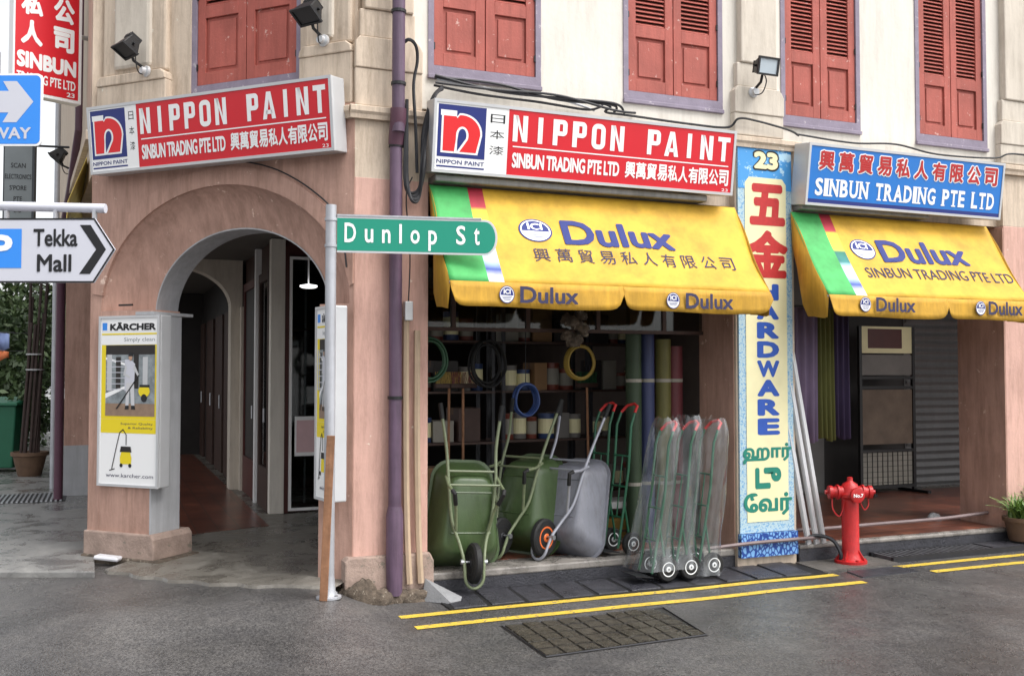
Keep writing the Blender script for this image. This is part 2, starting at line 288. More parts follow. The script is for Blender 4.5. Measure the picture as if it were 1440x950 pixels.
# ------------------------------------------------------------------ mesh helpers
class MB:
    def __init__(s): s.v = []; s.f = []
    def add(s, vs, fs):
        o = len(s.v); s.v += [tuple(v) for v in vs]; s.f += [tuple(i + o for i in f) for f in fs]; return s
    def box(s, x0, x1, y0, y1, z0, z1):
        return s.add([(x0, y0, z0), (x1, y0, z0), (x1, y1, z0), (x0, y1, z0), (x0, y0, z1), (x1, y0, z1), (x1, y1, z1), (x0, y1, z1)],
                     [(0, 3, 2, 1), (4, 5, 6, 7), (0, 1, 5, 4), (1, 2, 6, 5), (2, 3, 7, 6), (3, 0, 4, 7)])
    def poly(s, pts, y0, y1):
        """prism from an x,z outline (counter-clockwise seen from -y), between y0 (front) and y1"""
        n = len(pts); vs = [(x, y0, z) for x, z in pts] + [(x, y1, z) for x, z in pts]
        fs = [tuple(range(n)), tuple(range(2 * n - 1, n - 1, -1))] + [(i, i + n, (i + 1) % n + n, (i + 1) % n) for i in range(n)]
        return s.add(vs, fs)
    def zpoly(s, pts, z0, z1):
        n = len(pts); vs = [(x, y, z1) for x, y in pts] + [(x, y, z0) for x, y in pts]
        fs = [tuple(range(n)), tuple(range(2 * n - 1, n - 1, -1))] + [(i, i + n, (i + 1) % n + n, (i + 1) % n) for i in range(n)]
        return s.add(vs, fs)
    def tube(s, path, r, n=10, caps=True, closed=False):
        P = [Vector(p) for p in path]; rs = r if isinstance(r, (list, tuple)) else [r] * len(P)
        rings = []; up = None
        for i, p in enumerate(P):
            a = P[i - 1] if (i > 0 or closed) else p; b = P[(i + 1) % len(P)] if (i < len(P) - 1 or closed) else p
            t = (b - a).normalized()
            if up is None:
                up = Vector((0, 0, 1)) if abs(t.z) < .9 else Vector((1, 0, 0))
            u = t.cross(up)
            if u.length < 1e-4: u = t.cross(Vector((0, 1, 0)))
            u.normalize(); w = u.cross(t).normalized(); up = w
            rings.append([p + u * math.cos(2 * math.pi * k / n) * rs[i] + w * math.sin(2 * math.pi * k / n) * rs[i] for k in range(n)])
        vs = [v for ring in rings for v in ring]; fs = []
        m = len(rings)
        for i in range(m if closed else m - 1):
            j = (i + 1) % m
            for k in range(n): fs.append((i * n + k, i * n + (k + 1) % n, j * n + (k + 1) % n, j * n + k))
        if caps and not closed: fs += [tuple(range(n - 1, -1, -1)), tuple((m - 1) * n + k for k in range(n))]
        return s.add(vs, fs)
    def lathe(s, prof, c=(0, 0, 0), axis='z', n=24, cap=True):
        """prof = list of (radius, height)"""
        vs = []; fs = []
        for r_, h in prof:
            for k in range(n):
                a = 2 * math.pi * k / n; x, y = r_ * math.cos(a), r_ * math.sin(a)
                p = {'z': (x, y, h), 'y': (x, h, -y), 'x': (h, x, y)}[axis]
                vs.append((p[0] + c[0], p[1] + c[1], p[2] + c[2]))
        for i in range(len(prof) - 1):
            for k in range(n): fs.append((i * n + k, i * n + (k + 1) % n, (i + 1) * n + (k + 1) % n, (i + 1) * n + k))
        if cap: fs += [tuple(range(n - 1, -1, -1)), tuple((len(prof) - 1) * n + k for k in range(n))]
        return s.add(vs, fs)
    def xf(s, m): s.v = [tuple(m @ Vector(v)) for v in s.v]; return s
    def build(s, name, material, parent=None, smooth=False, bevel=0, M4=None, kind=None, label=None, recalc=True):
        me = bpy.data.meshes.new(name); me.from_pydata(s.v, [], s.f)
        if recalc:
            bm = bmesh.new(); bm.from_mesh(me); bmesh.ops.recalc_face_normals(bm, faces=bm.faces)
            bm.to_mesh(me); bm.free()
        if smooth:
            for p in me.polygons: p.use_smooth = True
            me.set_sharp_from_angle(angle=R(40))
        if material: me.materials.append(material)
        o = bpy.data.objects.new(name, me); C.objects.link(o)
        if parent: o.parent = parent
        if M4: o.matrix_local = M4
        if bevel:
            b = o.modifiers.new('bevel', 'BEVEL'); b.width = bevel; b.segments = 2; b.limit_method = 'ANGLE'; b.angle_limit = R(40)
        if kind: o['kind'] = kind
        if label: o['label'] = label
        return o
def tag(o, label, cat=None, group=None):
    o['label'] = label
    if cat: o['category'] = cat
    if group: o['group'] = group
    return o
def thing(name, label, cat, loc=(0, 0, 0), rz=0, group=None, rx=0):
    o = bpy.data.objects.new(name, None); C.objects.link(o); o.empty_display_size = .1
    o.location = loc; o.rotation_euler = (R(rx), 0, R(rz)); return tag(o, label, cat, group)
def copy_tree(o, parent=None):
    c = o.copy(); C.objects.link(c)
    if parent: c.parent = parent
    for ch in list(o.children): copy_tree(ch, c)
    return c
def struct(o): o['kind'] = 'structure'; return o
# frame of the chamfered corner wall: x runs left-to-right along it, -y outwards
FB = Matrix.Translation((1.64, 0, 0)) @ Matrix.Rotation(R(-45), 4, 'Z')
FA = Matrix.Identity(4)
def arcpts(cx, cz, a, b, t0, t1, n):
    return [(cx + a * math.cos(R(t0 + (t1 - t0) * i / n)), cz + b * math.sin(R(t0 + (t1 - t0) * i / n))) for i in range(n + 1)]

_tc = {}
def textmesh(body, bold=0.0, spacing=1.0, shear=0.0):
    key = (body, bold, spacing, shear)
    if key in _tc: return _tc[key]
    cu = bpy.data.curves.new('t', 'FONT'); cu.body = body; cu.offset = bold; cu.space_character = spacing; cu.shear = shear; cu.resolution_u = 3; cu.fill_mode = 'FRONT'
    o = bpy.data.objects.new('t', cu); C.objects.link(o)
    dg = bpy.context.evaluated_depsgraph_get(); me = bpy.data.meshes.new_from_object(o.evaluated_get(dg))
    bpy.data.objects.remove(o); bpy.data.curves.remove(cu)
    vs = [(v.co.x, v.co.y) for v in me.vertices]; fs = [tuple(p.vertices) for p in me.polygons]
    bpy.data.meshes.remove(me); _tc[key] = (vs, fs); return vs, fs
def lettering(body, x0, x1, z0, z1, y, material, parent, bold=.0, spacing=1.0, M4=None, shear=0.0, name='lettering', bmb=None, keep=False):
    """writes body fitted to the rectangle x0..x1, z0..z1 in the plane y (its outer side is -y)"""
    vs, fs = textmesh(body, 0.0, spacing, shear)
    if not vs: return None
    ax = min(v[0] for v in vs); bx_ = max(v[0] for v in vs); az = min(v[1] for v in vs); bz = max(v[1] for v in vs)
    sx = (x1 - x0) / (bx_ - ax); sz = (z1 - z0) / (bz - az)
    if keep: sz = sx
    mb = bmb or MB()
    if bold > .004:
        d = bold * sx; e = bold * min(sz, sx * 1.6); k_ = 12
        if 2 * d > .45 * (x1 - x0): d = .2 * (x1 - x0)
        x0 += d; x1 -= d; z0 += e; z1 -= e; sx = (x1 - x0) / (bx_ - ax); sz = (z1 - z0) / (bz - az)
        for i in range(k_):
            dx, dz = d * math.cos(2 * math.pi * (i + .5) / k_), e * math.sin(2 * math.pi * (i + .5) / k_)
            mb.add([(x0 + (v[0] - ax) * sx + dx, y - i * .00008, z0 + (v[1] - az) * sz + dz) for v in vs], fs)
    else: mb.add([(x0 + (v[0] - ax) * sx, y, z0 + (v[1] - az) * sz) for v in vs], fs)
    if bmb: return mb
    return mb.build(name, material, parent, M4=M4, recalc=False)
def chars(s, x0, x1, z0, z1, y, material, parent, bold=.02, gap=.12, M4=None, vertical=False, name='lettering'):
    """evenly spaced square characters, each fitted to its own cell"""
    n = len(s); mb = MB()
    for i, ch in enumerate(s):
        if ch == ' ': continue
        if vertical:
            h = (z1 - z0) / n; b0 = z1 - (i + 1) * h + h * gap / 2; lettering(ch, x0, x1, b0, b0 + h * (1 - gap), y, None, None, bold, bmb=mb)
        else:
            w = (x1 - x0) / n; a0 = x0 + i * w + w * gap / 2; a1 = a0 + w * (1 - gap)
            if ch == 'I': a0, a1 = a0 + w * .2, a1 - w * .2
            lettering(ch, a0, a1, z0, z1, y, None, None, bold, bmb=mb)
    return mb.build(name, material, parent, M4=M4, recalc=False)
def flat(pts, y, name, material, parent, M4=None):
    return MB().add([(x, y, z) for x, z in pts], [tuple(range(len(pts)))]).build(name, material, parent, M4=M4, recalc=False)
def rect(x0, x1, z0, z1): return [(x0, z0), (x1, z0), (x1, z1), (x0, z1)]
def disc(cx, cz, a, b, n=32): return [(cx + a * math.cos(2 * math.pi * i / n), cz + b * math.sin(2 * math.pi * i / n)) for i in range(n)]

# ================================================================== GROUND
def gh(x, y):
    """height of the asphalt: it rises a little towards the chamfered corner"""
    sm = lambda a, b, t: (lambda u: u * u * (3 - 2 * u))(min(max((t - a) / (b - a), 0), 1))
    return .12 * (1 - sm(1.42, 1.80, x)) * sm(-1.9, -.3, y)
def frange(a, b, st):
    n = int(round((b - a) / st)); return [a + (b - a) * i / n for i in range(n + 1)]
xs = [-500, -150, -50, -20, -8] + frange(-4, 2.4, .16) + [3, 4, 6, 9, 14, 25, 60, 150, 500]
ys = [-500, -150, -50, -20, -9, -6, -4.5, -3.6] + frange(-3, 2.4, .16) + [4, 8, 15, 40, 150, 500]
g = MB()
vs = [(x, y, gh(x, y)) for y in ys for x in xs]; nx = len(xs)
fs = [(j * nx + i, j * nx + i + 1, (j + 1) * nx + i + 1, (j + 1) * nx + i) for j in range(len(ys) - 1) for i in range(nx - 1)]
g.add(vs, fs); road = struct(g.build('road', M['asphalt'], smooth=True))

def line_mark(name, pts, w, z=.004):
    mb = MB()
    for (xa, ya), (xb, yb) in zip(pts, pts[1:]):
        mb.add([(xa, ya - w / 2, z), (xb, yb - w / 2, z), (xb, yb + w / 2, z), (xa, ya + w / 2, z)], [(0, 1, 2, 3)])
    return mb.build(name, M['yellowline'], recalc=False)
def wavy(x0, x1, y, n=14, amp=.012):
    return [(x0 + (x1 - x0) * i / n, y + amp * math.sin(i * 1.3) * (i / n) + amp * .5 * math.sin(i * .6)) for i in range(n + 1)]
for nm, a, b, y in (('yellow_line', 1.84, 5.50, -.53), ('yellow_line', 1.86, 5.52, -.83), ('yellow_line', 6.18, 12.5, -.475), ('yellow_line', 6.32, 12.5, -.735)):
    struct(line_mark(nm, wavy(a, b, y), .082))
# sunken patch of pavers in the road
pp = struct(MB().zpoly([(2.36, -1.75), (3.50, -1.70), (3.62, -.96), (2.38, -.99)], .001, .003).build('paving_patch', mat('patch bed', srgb(48, 46, 44), .3, var=.4, bump=.6)))
rim = struct(MB().tube([(2.37, -1.74, .006), (3.49, -1.69, .006), (3.61, -.97, .006), (2.39, -1.0, .003)], .006, 6, closed=True).build('patch_edge', M['iron']))
random.seed(3)
pv_me = MB().zpoly([(-.056, -.062), (.054, -.064), (.058, .060), (-.052, .062)], -.004, .008).build('paver', M['paver'])
for i in range(9):
    for j in range(5):
        o = pv_me if (i == 0 and j == 0) else pv_me.copy()
        if o is not pv_me: C.objects.link(o)
        o.parent = pp; o.location = (2.44 + i * .126 + j * .006, -1.65 + j * .148 + .004 * i, .002 + random.uniform(-.003, .002)); o.rotation_euler = (random.uniform(-.03, .03), random.uniform(-.03, .03), random.uniform(-.05, .05)); o.scale = (random.uniform(.9, 1.05), random.uniform(.88, 1.05), 1)
# small cover and concrete strip around the hydrant
struct(MB().zpoly([(5.46, -.42), (6.3, -.40), (6.28, -.02), (5.5, -.02)], -.01, .014).build('hydrant_slab', M['asphpatch']))
struct(MB().zpoly([(5.62, -.70), (6.22, -.68), (6.2, -.46), (5.66, -.47)], -.001, .008).build('utility_cover', M['slabdark']))
# raised pavement round the left corner
pave = struct(MB().zpoly([(-.075, 1.80), (-.06, 1.03), (-3.6, 2.50), (-3.6, 60), (-.02, 60), (-.02, 1.85)], -.05, .165).build('pavement', M['wetpave'], bevel=.012))
gr = struct(MB().box(-1.75, -.42, 5.45, 6.35, .166, .169).build('drain_grating', M['black']))
for i in range(26):
    x = -1.72 + i * .05
    b = MB().box(-.011, .011, -.43, .43, 0, .012)
    if i == 0: gb = b.build('grating_bar', M['alu'], gr); gb.location = (x, 5.9, .169)
    else:
        o = gb.copy(); C.objects.link(o); o.parent = gr; o.location = (x, 5.9, .169)
# walkway slab of both five-foot ways
walk = struct(MB().zpoly([(-.10, 1.80), (1.64, .05), (14, .05), (14, 8), (1.62, 8), (1.62, 22), (-.6, 22), (-.6, 6), (-.02, 1.9)], -.02, .15).build('walkway', M['wetconc']))
struct(MB().zpoly([(.25, 2.45), (1.48, 2.85), (1.44, 21), (-.1, 21), (.0, 6)], .15, .154).build('walkway_tiles', M['redtile']))
struct(MB().zpoly([(2.3, .36), (13.9, .36), (13.9, 2.7), (2.3, 2.7)], .15, .154).build('walkway_tiles', M['redtile']))
struct(MB().box(2.24, 4.918, .03, .34, .10, .158).build('walkway_edge', M['slabedge'], bevel=.012))
struct(MB().box(5.54, 14, -.03, .06, .12, .158).build('walkway_edge', M['slabedge'], bevel=.012))
struct(MB().box(5.54, 14, -.022, .05, -.02, .12).build('kerb_face', M['slabdark']))
struct(MB().zpoly([(5.54, .06), (13.9, .06), (13.9, .36), (5.54, .36)], .146, .153).build('walkway_tiles', M['redtile']))
# apron ramp in front of the arch
ap = MB(); n = 22; top = []; 
for i in range(n + 1):
    x = -2.02 + 1.98 * i / n
    yo = -(.16 + .22 * math.sin(math.pi * min(1, (i + 3) / n)) ** .6 + .03 * math.sin(i * 1.7))
    top.append((x, yo))
vs = []; 
for x, yo in top: vs += [(x, .5, .165), (x, -.0, .162), (x, yo, .142), (x, yo - .05, .06)]
fs = [(4 * i + k, 4 * i + 4 + k, 4 * i + 5 + k, 4 * i + 1 + k) for i in range(n) for k in range(3)]
struct(ap.add(vs, fs).build('apron', M['wetconc'], smooth=False, M4=FB))
# drain cover slabs along the kerb
struct(MB().box(2.24, 4.918, .034, .3, -.02, .1).build('kerb_face', M['slabdark']))
dc = struct(MB().box(2.22, 5.46, -.475, .04, -.02, .010).build('drain', M['black']))
x = 2.27; k = 0; random.seed(5)
slab0 = None
while x < 5.35:
    w = .255
    if slab0 is None:
        slab0 = MB().zpoly([(-.15, -.235), (.10, -.235), (.15, .235), (-.10, .235)], -.02, .004).build('cover_slab', M['slabdark'], dc, bevel=.006); o = slab0
    else:
        o = slab0.copy(); C.objects.link(o); o.parent = dc
    o.location = (x + .125, -.225, .012 + random.uniform(-.004, .004)); o.rotation_euler = (random.uniform(-.015, .015), 0, random.uniform(-.02, .02)); x += .282; k += 1
# open iron gratings to the right of the hydrant
dg = struct(MB().box(6.30, 12.5, -.30, -.03, -.1, -.02).build('open_drain', M['black']))
gb0 = None
for i in range(74):
    xx = 6.33 + i * .06
    if gb0 is None: gb0 = MB().box(-.012, .012, -.13, .13, 0, .03).build('grating_bar', M['ironlt'], dg); o = gb0
    else: o = gb0.copy(); C.objects.link(o); o.parent = dg
    o.location = (xx, -.165, .012)
for y in (-.305, -.04): MB().box(6.3, 12.5, y - .015, y + .015, -.02, .046).build('grating_rail', M['iron'], dg)
for xx in (7.5,): MB().box(xx, xx + .36, -.285, -.06, .03, .05).build('cover_slab', M['slabdark'], dg)

# ================================================================== SHOPHOUSE
H = thing('corner_shophouse', 'two-storey corner shophouse with pink columns, arch and red louvred shutters', 'shophouse')
ADO = dict(parent=H)
# --- columns of the long front
def column(x0, x1, depth, m='salmon', base=None):
    o = MB().box(x0, x1, 0, depth, -.05, 3.06).build('column', M[m], H, bevel=.008); return o
column(1.64, 2.20, .50)
MB().box(1.642, 2.198, .0015, .49, 3.055, 3.5).build('column_top', M['beige'], H)
column(4.92, 5.53, .55, 'beige')
column(8.02, 8.60, .57)
column(11.0, 11.6, .57)
# thin skins over the left flanks of the end and middle columns, in the wall pink
MB().box(8.012, 8.02, .004, .566, .15, 3.04).build('column_flank', M['pink'], H)
MB().box(4.912, 4.92, .03, .546, .15, 3.04).build('column_flank', M['pink'], H)
# plinth of the corner column and rough mortar at its foot
MB().poly([(1.575, -.05), (2.235, -.05), (2.235, .27), (2.205, .33), (1.60, .33), (1.575, .30)], -.05, .45).build('plinth', M['plinth'], H, bevel=.012)
def lump(cx, cy, rx, ry, rz, seed, m='mortar', name='mortar_lump'):
    bm = bmesh.new(); bmesh.ops.create_icosphere(bm, subdivisions=4, radius=1)
    for v in bm.verts:
        d = 1 + .28 * noise.noise(v.co * 1.7 + Vector((seed, 0, 0))) + .12 * noise.noise(v.co * 5 + Vector((0, seed, 0))) + .05 * noise.noise(v.co * 13)
        v.co = Vector((v.co.x * rx * d + cx, v.co.y * ry * d + cy, max(-.03, v.co.z * rz * d)))
    me = bpy.data.meshes.new(name); bm.to_mesh(me); bm.free()
    for p in me.polygons: p.use_smooth = True
    me.materials.append(M[m]); o = bpy.data.objects.new(name, me); C.objects.link(o); o.parent = H; return o
lump(1.68, -.05, .15, .09, .17, 3); lump(1.83, -.08, .12, .07, .10, 8); lump(2.1, -.08, .15, .07, .08, 12); lump(1.6, .04, .09, .10, .13, 15); lump(1.97, -.07, .10, .07, .08, 22)
MB().add([(2.12, -.12, .0), (2.28, -.34, .008), (2.36, -.29, .015), (2.25, -.06, .10), (2.16, -.07, .15), (2.2, -.06, 0), (2.44, -.2, 0)], [(0, 1, 4), (1, 2, 3, 4), (2, 6, 3), (3, 6, 5), (1, 6, 2)]).build('cement_skirt', M['peelconc'], H)
# --- beam, cornice and upper wall of the long front
MB().box(2.2, 14, .08, .40, 3.06, 3.62).build('beam', M['beige'], H)
def cornice(x0, x1, y0, M4=None, zb=3.48):
    mb = MB(); pr = [(0, 0), (-.035, 0), (-.04, .03), (-.055, .05), (-.055, .085), (-.02, .10), (0, .10)]
    # profile (y,z) extruded along x
    vs = [(x, y0 + p[0], zb + p[1]) for x in (x0, x1) for p in pr]; n = len(pr)
    mb.add(vs, [(i, i + 1, i + 1 + n, i + n) for i in range(n - 1)] + [tuple(range(n)), tuple(range(2 * n - 1, n - 1, -1))])
    return mb.build('cornice', M['beige'], H, M4=M4)
cornice(1.60, 2.26, 0); cornice(2.26, 4.88, .06); cornice(4.88, 5.58, 0, zb=3.56); cornice(5.58, 7.97, .06); cornice(7.97, 8.65, 0, zb=3.56)
MB().box(4.92, 5.53, .002, .5, 3.06, 3.62).build('column_top', M['beige'], H)
MB().box(8.02, 8.60, .002, .5, 3.06, 3.62).build('column_top', M['beige'], H)
WIN = [(2.21, 3.14), (3.88, 4.84), (5.45, 6.33), (6.99, 7.89), (9.4, 10.3)]
uw = MB(); px = 1.72
for a, b in WIN + [(14, 14)]:
    uw.box(px, a, .06, .36, 3.622, 6.6); px = b
for a, b in WIN: uw.box(a, b, .0605, .36, 3.622, {2.21: 3.885, 3.88: 3.876}.get(a, 3.806)); uw.box(a, b, .0605, .36, 5.95, 6.6)
uw.build('upper_wall', M['upwhite'], H)
MB().box(2.0, 14, -.06, 7.5, 6.6, 6.8).build('roof', M['dkwall'], H)
MB().zpoly([(-.2, 1.9), (1.64, .0), (2.1, -.06), (2.1, 7.5), (-.2, 7.5)], 6.6, 6.8).build('roof', M['dkwall'], H)
def pilaster(x0, x1, m, M4=None, y=0., zb=3.58):
    # stepped block, then shaft
    MB().box(x0 - .03, x1 + .05, y - .005, .2, zb, 3.86).build('pilaster_block', M[m], H, M4=M4, bevel=.01)
    MB().poly([(x0 - .03, 3.86), (x1 + .05, 3.86), (x1 + .05, 4.02), (x1 + .03, 4.06), (x1, 4.09), (x0, 4.09), (x0 - .03, 4.05)], y - .015, .2).build('pilaster_block', M[m], H, M4=M4, bevel=.008)
    MB().box(x0 + .005, x1 - .005, y + .005, .2, 4.09, 4.30).build('pilaster_shaft', M[m], H, M4=M4, bevel=.012)
    MB().box(x0 + .04, x1 - .02, y - .012, .2, 4.30, 6.6).build('pilaster_shaft', M[m], H, M4=M4, bevel=.012)
pilaster(1.67, 2.10, 'beige'); pilaster(4.95, 5.38, 'cream', zb=3.67); pilaster(8.03, 8.42, 'cream', zb=3.67)

# --- shutters
PAN = {}
def shutter_pair(x0, x1, zb, zt, M4=None, y=.05, mid=4.48, sl_top=5.75):
    """lilac frame and two leaves with louvres above and a panel below"""
    f = MB(); w = .045
    f.box(x0, x0 + w, y, y + .12, zb - .04, zt); f.box(x1 - w, x1, y, y + .12, zb - .04, zt); f.box(x0 + w, x1 - w, y, y + .12, zb - .04, zb + .03); f.box(x0 + w, x1 - w, y, y + .12, zt - .05, zt)
    f.build('window_frame', M['frame'], H, M4=M4)
    MB().box(x0 - .005, x1 + .005, y - .018, y + .02, zb - .075, zb - .042).build('window_sill', M['frame'], H, M4=M4, bevel=.005)
    a, b = x0 + w + .003, x1 - w - .003; c = (a + b) / 2
    for l0, l1 in ((a, c - .004), (c + .004, b)):
        s = .075; yy = y + .015; z0 = zb + .035
        lf = MB()
        lf.box(l0, l0 + s, yy, yy + .04, z0, zt - .055); lf.box(l1 - s, l1, yy, yy + .04, z0, zt - .055)
        for q0, q1 in ((z0, z0 + .10), (mid - .05, mid + .05), (sl_top, zt - .055)): lf.box(l0 + s, l1 - s, yy, yy + .04, q0, q1)
        lo = lf.build('shutter', M['shutter'], H, M4=M4, bevel=.003)
        pn = MB().box(l0 + s + .001, l1 - s - .001, yy + .02, yy + .03, z0 + .10, mid - .05)
        pn.box(l0 + s + .03, l1 - s - .03, yy + .010, yy + .0195, z0 + .13, mid - .08)
        pn.build('panel', M['shutter'], lo, bevel=.004)
        key = round(l1 - l0, 3); z = mid + .07; wd = (l1 - l0) - 2 * s - .004
        if key not in PAN:
            sm = MB().add([(-wd / 2, .0, -.016), (wd / 2, 0, -.016), (wd / 2, .028, .012), (-wd / 2, .028, .012), (-wd / 2, .006, -.020), (wd / 2, .006, -.020), (wd / 2, .034, .008), (-wd / 2, .034, .008)],
                          [(0, 1, 2, 3), (4, 7, 6, 5), (0, 4, 5, 1), (3, 2, 6, 7), (0, 3, 7, 4), (1, 5, 6, 2)]).build('slat', M['shutter'], lo); PAN[key] = sm.data; bpy.data.objects.remove(sm)
        while z < sl_top - .01:
            o = bpy.data.objects.new('slat', PAN[key]); C.objects.link(o); o.parent = lo; o.location = ((l0 + l1) / 2, yy + .003, z); z += .0365
        MB().box(l0 + s, l1 - s, yy + .038, yy + .0395, mid + .05, sl_top).build('shutter_backing', M['dkbrown'], lo)
        # hinges
        hx = l0 if l0 == a else l1
        for hz in (z0 + .12, mid + .1): MB().box(hx - .008, hx + .008, yy - .012, yy + .001, hz, hz + .05).build('hinge', M['black'], lo)
for i, (a, b) in enumerate(WIN): shutter_pair(a, b, (3.93, 3.92, 3.875, 3.85, 3.85)[i], 5.95, mid=(4.47, 4.46, 4.44, 4.41, 4.41)[i])
shutter_pair(-1.57, -.53, 3.88, 5.95, M4=FB, y=.09, mid=4.50)

# --- chamfered corner with the arch
def archwall(xl, xr, ol, orr, zb, zs, zt, b, y0, y1, m, name, n=40, cx=None):
    cx = (ol + orr) / 2; a = (orr - ol) / 2
    arc = arcpts(cx, zs, a, b, 180, 0, n)
    pts = [(xl, zb), (ol, zb)] + arc + [(orr, zb), (xr, zb), (xr, zt), (xl, zt)]
    # split in quads so the shading stays clean
    mb = MB()
    mb.box(xl, ol, y0, y1, zb, zt); mb.box(orr, xr, y0, y1, zb, zt)
    for (xa, za), (xb, zb_) in zip(arc, arc[1:]):
        mb.add([(xa, y0, za), (xb, y0, zb_), (xb, y0, zt), (xa, y0, zt), (xa, y1, za), (xb, y1, zb_), (xb, y1, zt), (xa, y1, zt)],
               [(0, 1, 2, 3), (4, 7, 6, 5), (0, 4, 5, 1), (3, 2, 6, 7)])
    me = mb.build(name, M[m], H, M4=FB)
    bm = bmesh.new(); bm.from_mesh(me.data); bmesh.ops.remove_doubles(bm, verts=bm.verts, dist=1e-5); bmesh.ops.recalc_face_normals(bm, faces=bm.faces); bm.to_mesh(me.data); bm.free()
    return me
archwall(-2.50, -.002, -2.385, -.035, -.05, 2.13, 3.60, .95, 0, .198, 'pink', 'arch_wall')
# piers below the springing are flush with the outer skin
MB().box(-2.3855, -1.86, .0015, .32, -.05, 2.14).build('pier_face', M['pink'], H, M4=FB)
MB().box(-.29, -.0345, .0015, .32, -.05, 2.14).build('pier_face', M['pink'], H, M4=FB)
MB().box(-1.8605, -1.845, .0, .325, .16, 2.10).build('jamb', M['grey'], H, M4=FB)
# archivolt: a slightly proud band round the opening
mb = MB(); ou = arcpts(-1.20, 2.13, 1.285, 1.09, 172, 8, 40); inn = arcpts(-1.20, 2.13, 1.178, .953, 172, 8, 40)
for i in range(40):
    a, b, c, d = inn[i], inn[i + 1], ou[i + 1], ou[i]
    cl = lambda p: (max(-2.498, min(-.004, p[0])), p[1])
    a, b, c, d = cl(a), cl(b), cl(c), cl(d)
    mb.add([(a[0], -.012, a[1]), (b[0], -.012, b[1]), (c[0], -.012, c[1]), (d[0], -.012, d[1]), (a[0], .05, a[1]), (b[0], .05, b[1]), (c[0], .002, c[1]), (d[0], .002, d[1])], [(0, 1, 2, 3), (0, 4, 5, 1), (3, 2, 6, 7)])
mb.build('archivolt', M['pink'], H, M4=FB)
archwall(-2.46, -.004, -2.0, -.33, -.05, 2.115, 3.55, .66, .20, .44, 'pink', 'inner_arch_wall')
mb = MB(); fo = arcpts(-1.21, 2.13, 1.175, .95, 180, 0, 48); fi = arcpts(-1.165, 2.115, .835, .66, 180, 0, 48)
vs = []
for a_, b_ in zip(fo, fi):
    for k in range(5):
        q = k / 4; w_ = q ** 1.35; vs.append((a_[0] + (b_[0] - a_[0]) * w_, .008 + .191 * q ** .6, a_[1] + (b_[1] - a_[1]) * w_))
mb.add(vs, [(i * 5 + k, i * 5 + k + 1, i * 5 + k + 6, i * 5 + k + 5) for i in range(48) for k in range(4)]).build('arch_splay', M['pink'], H, smooth=True, M4=FB)
mb = MB(); o1 = [(-2.0005, .16)] + arcpts(-1.165, 2.115, .8355, .6605, 180, 0, 40) + [(-.3295, .16)]; i1 = [(-1.99, .16)] + arcpts(-1.165, 2.115, .825, .650, 180, 0, 40) + [(-.34, .16)]
for i in range(len(o1) - 1):
    a, b, c, d = i1[i], i1[i + 1], o1[i + 1], o1[i]
    mb.add([(p[0], y, p[1]) for y in (.194, .444) for p in (a, b, c, d)], [(0, 1, 2, 3), (4, 7, 6, 5), (0, 4, 5, 1)])
mb.build('arch_lining', M['grey'], H, M4=FB)
MB().box(-2.02, -1.835, -.006, .45, 2.10, 2.125).build('impost', M['grey'], H, M4=FB)
MB().poly([(-2.515, .16), (-1.79, .16), (-1.79, .33), (-1.82, .37), (-2.515, .37)], -.03, .42).build('plinth', M['plinth'], H, M4=FB, bevel=.012)
MB().poly([(-2.53, -.02), (-1.70, -.02), (-1.70, .15), (-1.73, .175), (-2.53, .185)], -.05, .44).build('plinth', M['mortar'], H, M4=FB, bevel=.02)
MB().box(-2.20, -2.06, -.004, .01, 2.175, 2.19).build('vent_slit', M['dark'], H, M4=FB)
# upper wall of the chamfer with its window
uw = MB()
uw.box(-2.50, -1.57, .08, .4, 3.602, 6.6); uw.box(-.53, -.03, .08, .4, 3.602, 6.6); uw.box(-1.57, -.53, .0805, .4, 3.602, 3.85); uw.box(-1.57, -.53, .0805, .4, 5.95, 6.6)
uw.build('upper_wall', M['beige'], H, M4=FB)
for x0, x1 in ((-2.44, -1.78), (-.46, -.06)):
    MB().box(x0 - .03, x1 + .03, .0, .2, 3.6, 3.98).build('pilaster_block', M['beige'], H, M4=FB, bevel=.012)
    MB().poly([(x0 - .03, 3.98), (x1 + .03, 3.98), (x1 + .02, 4.03), (x1 - .02, 4.06), (x0 + .02, 4.06), (x0 - .02, 4.03)], -.01, .2).build('pilaster_block', M['beige'], H, M4=FB, bevel=.008)
    MB().box(x0, x1, .03, .2, 4.06, 6.6).build('pilaster_shaft', M['beige'], H, M4=FB, bevel=.02)
    MB().box(x0 + .14, x1 - .14, .0, .2, 4.10, 6.6).build('pilaster_shaft', M['cream'], H, M4=FB, bevel=.03)
cornice(-.30, -.02, .0, M4=FB, zb=3.48)
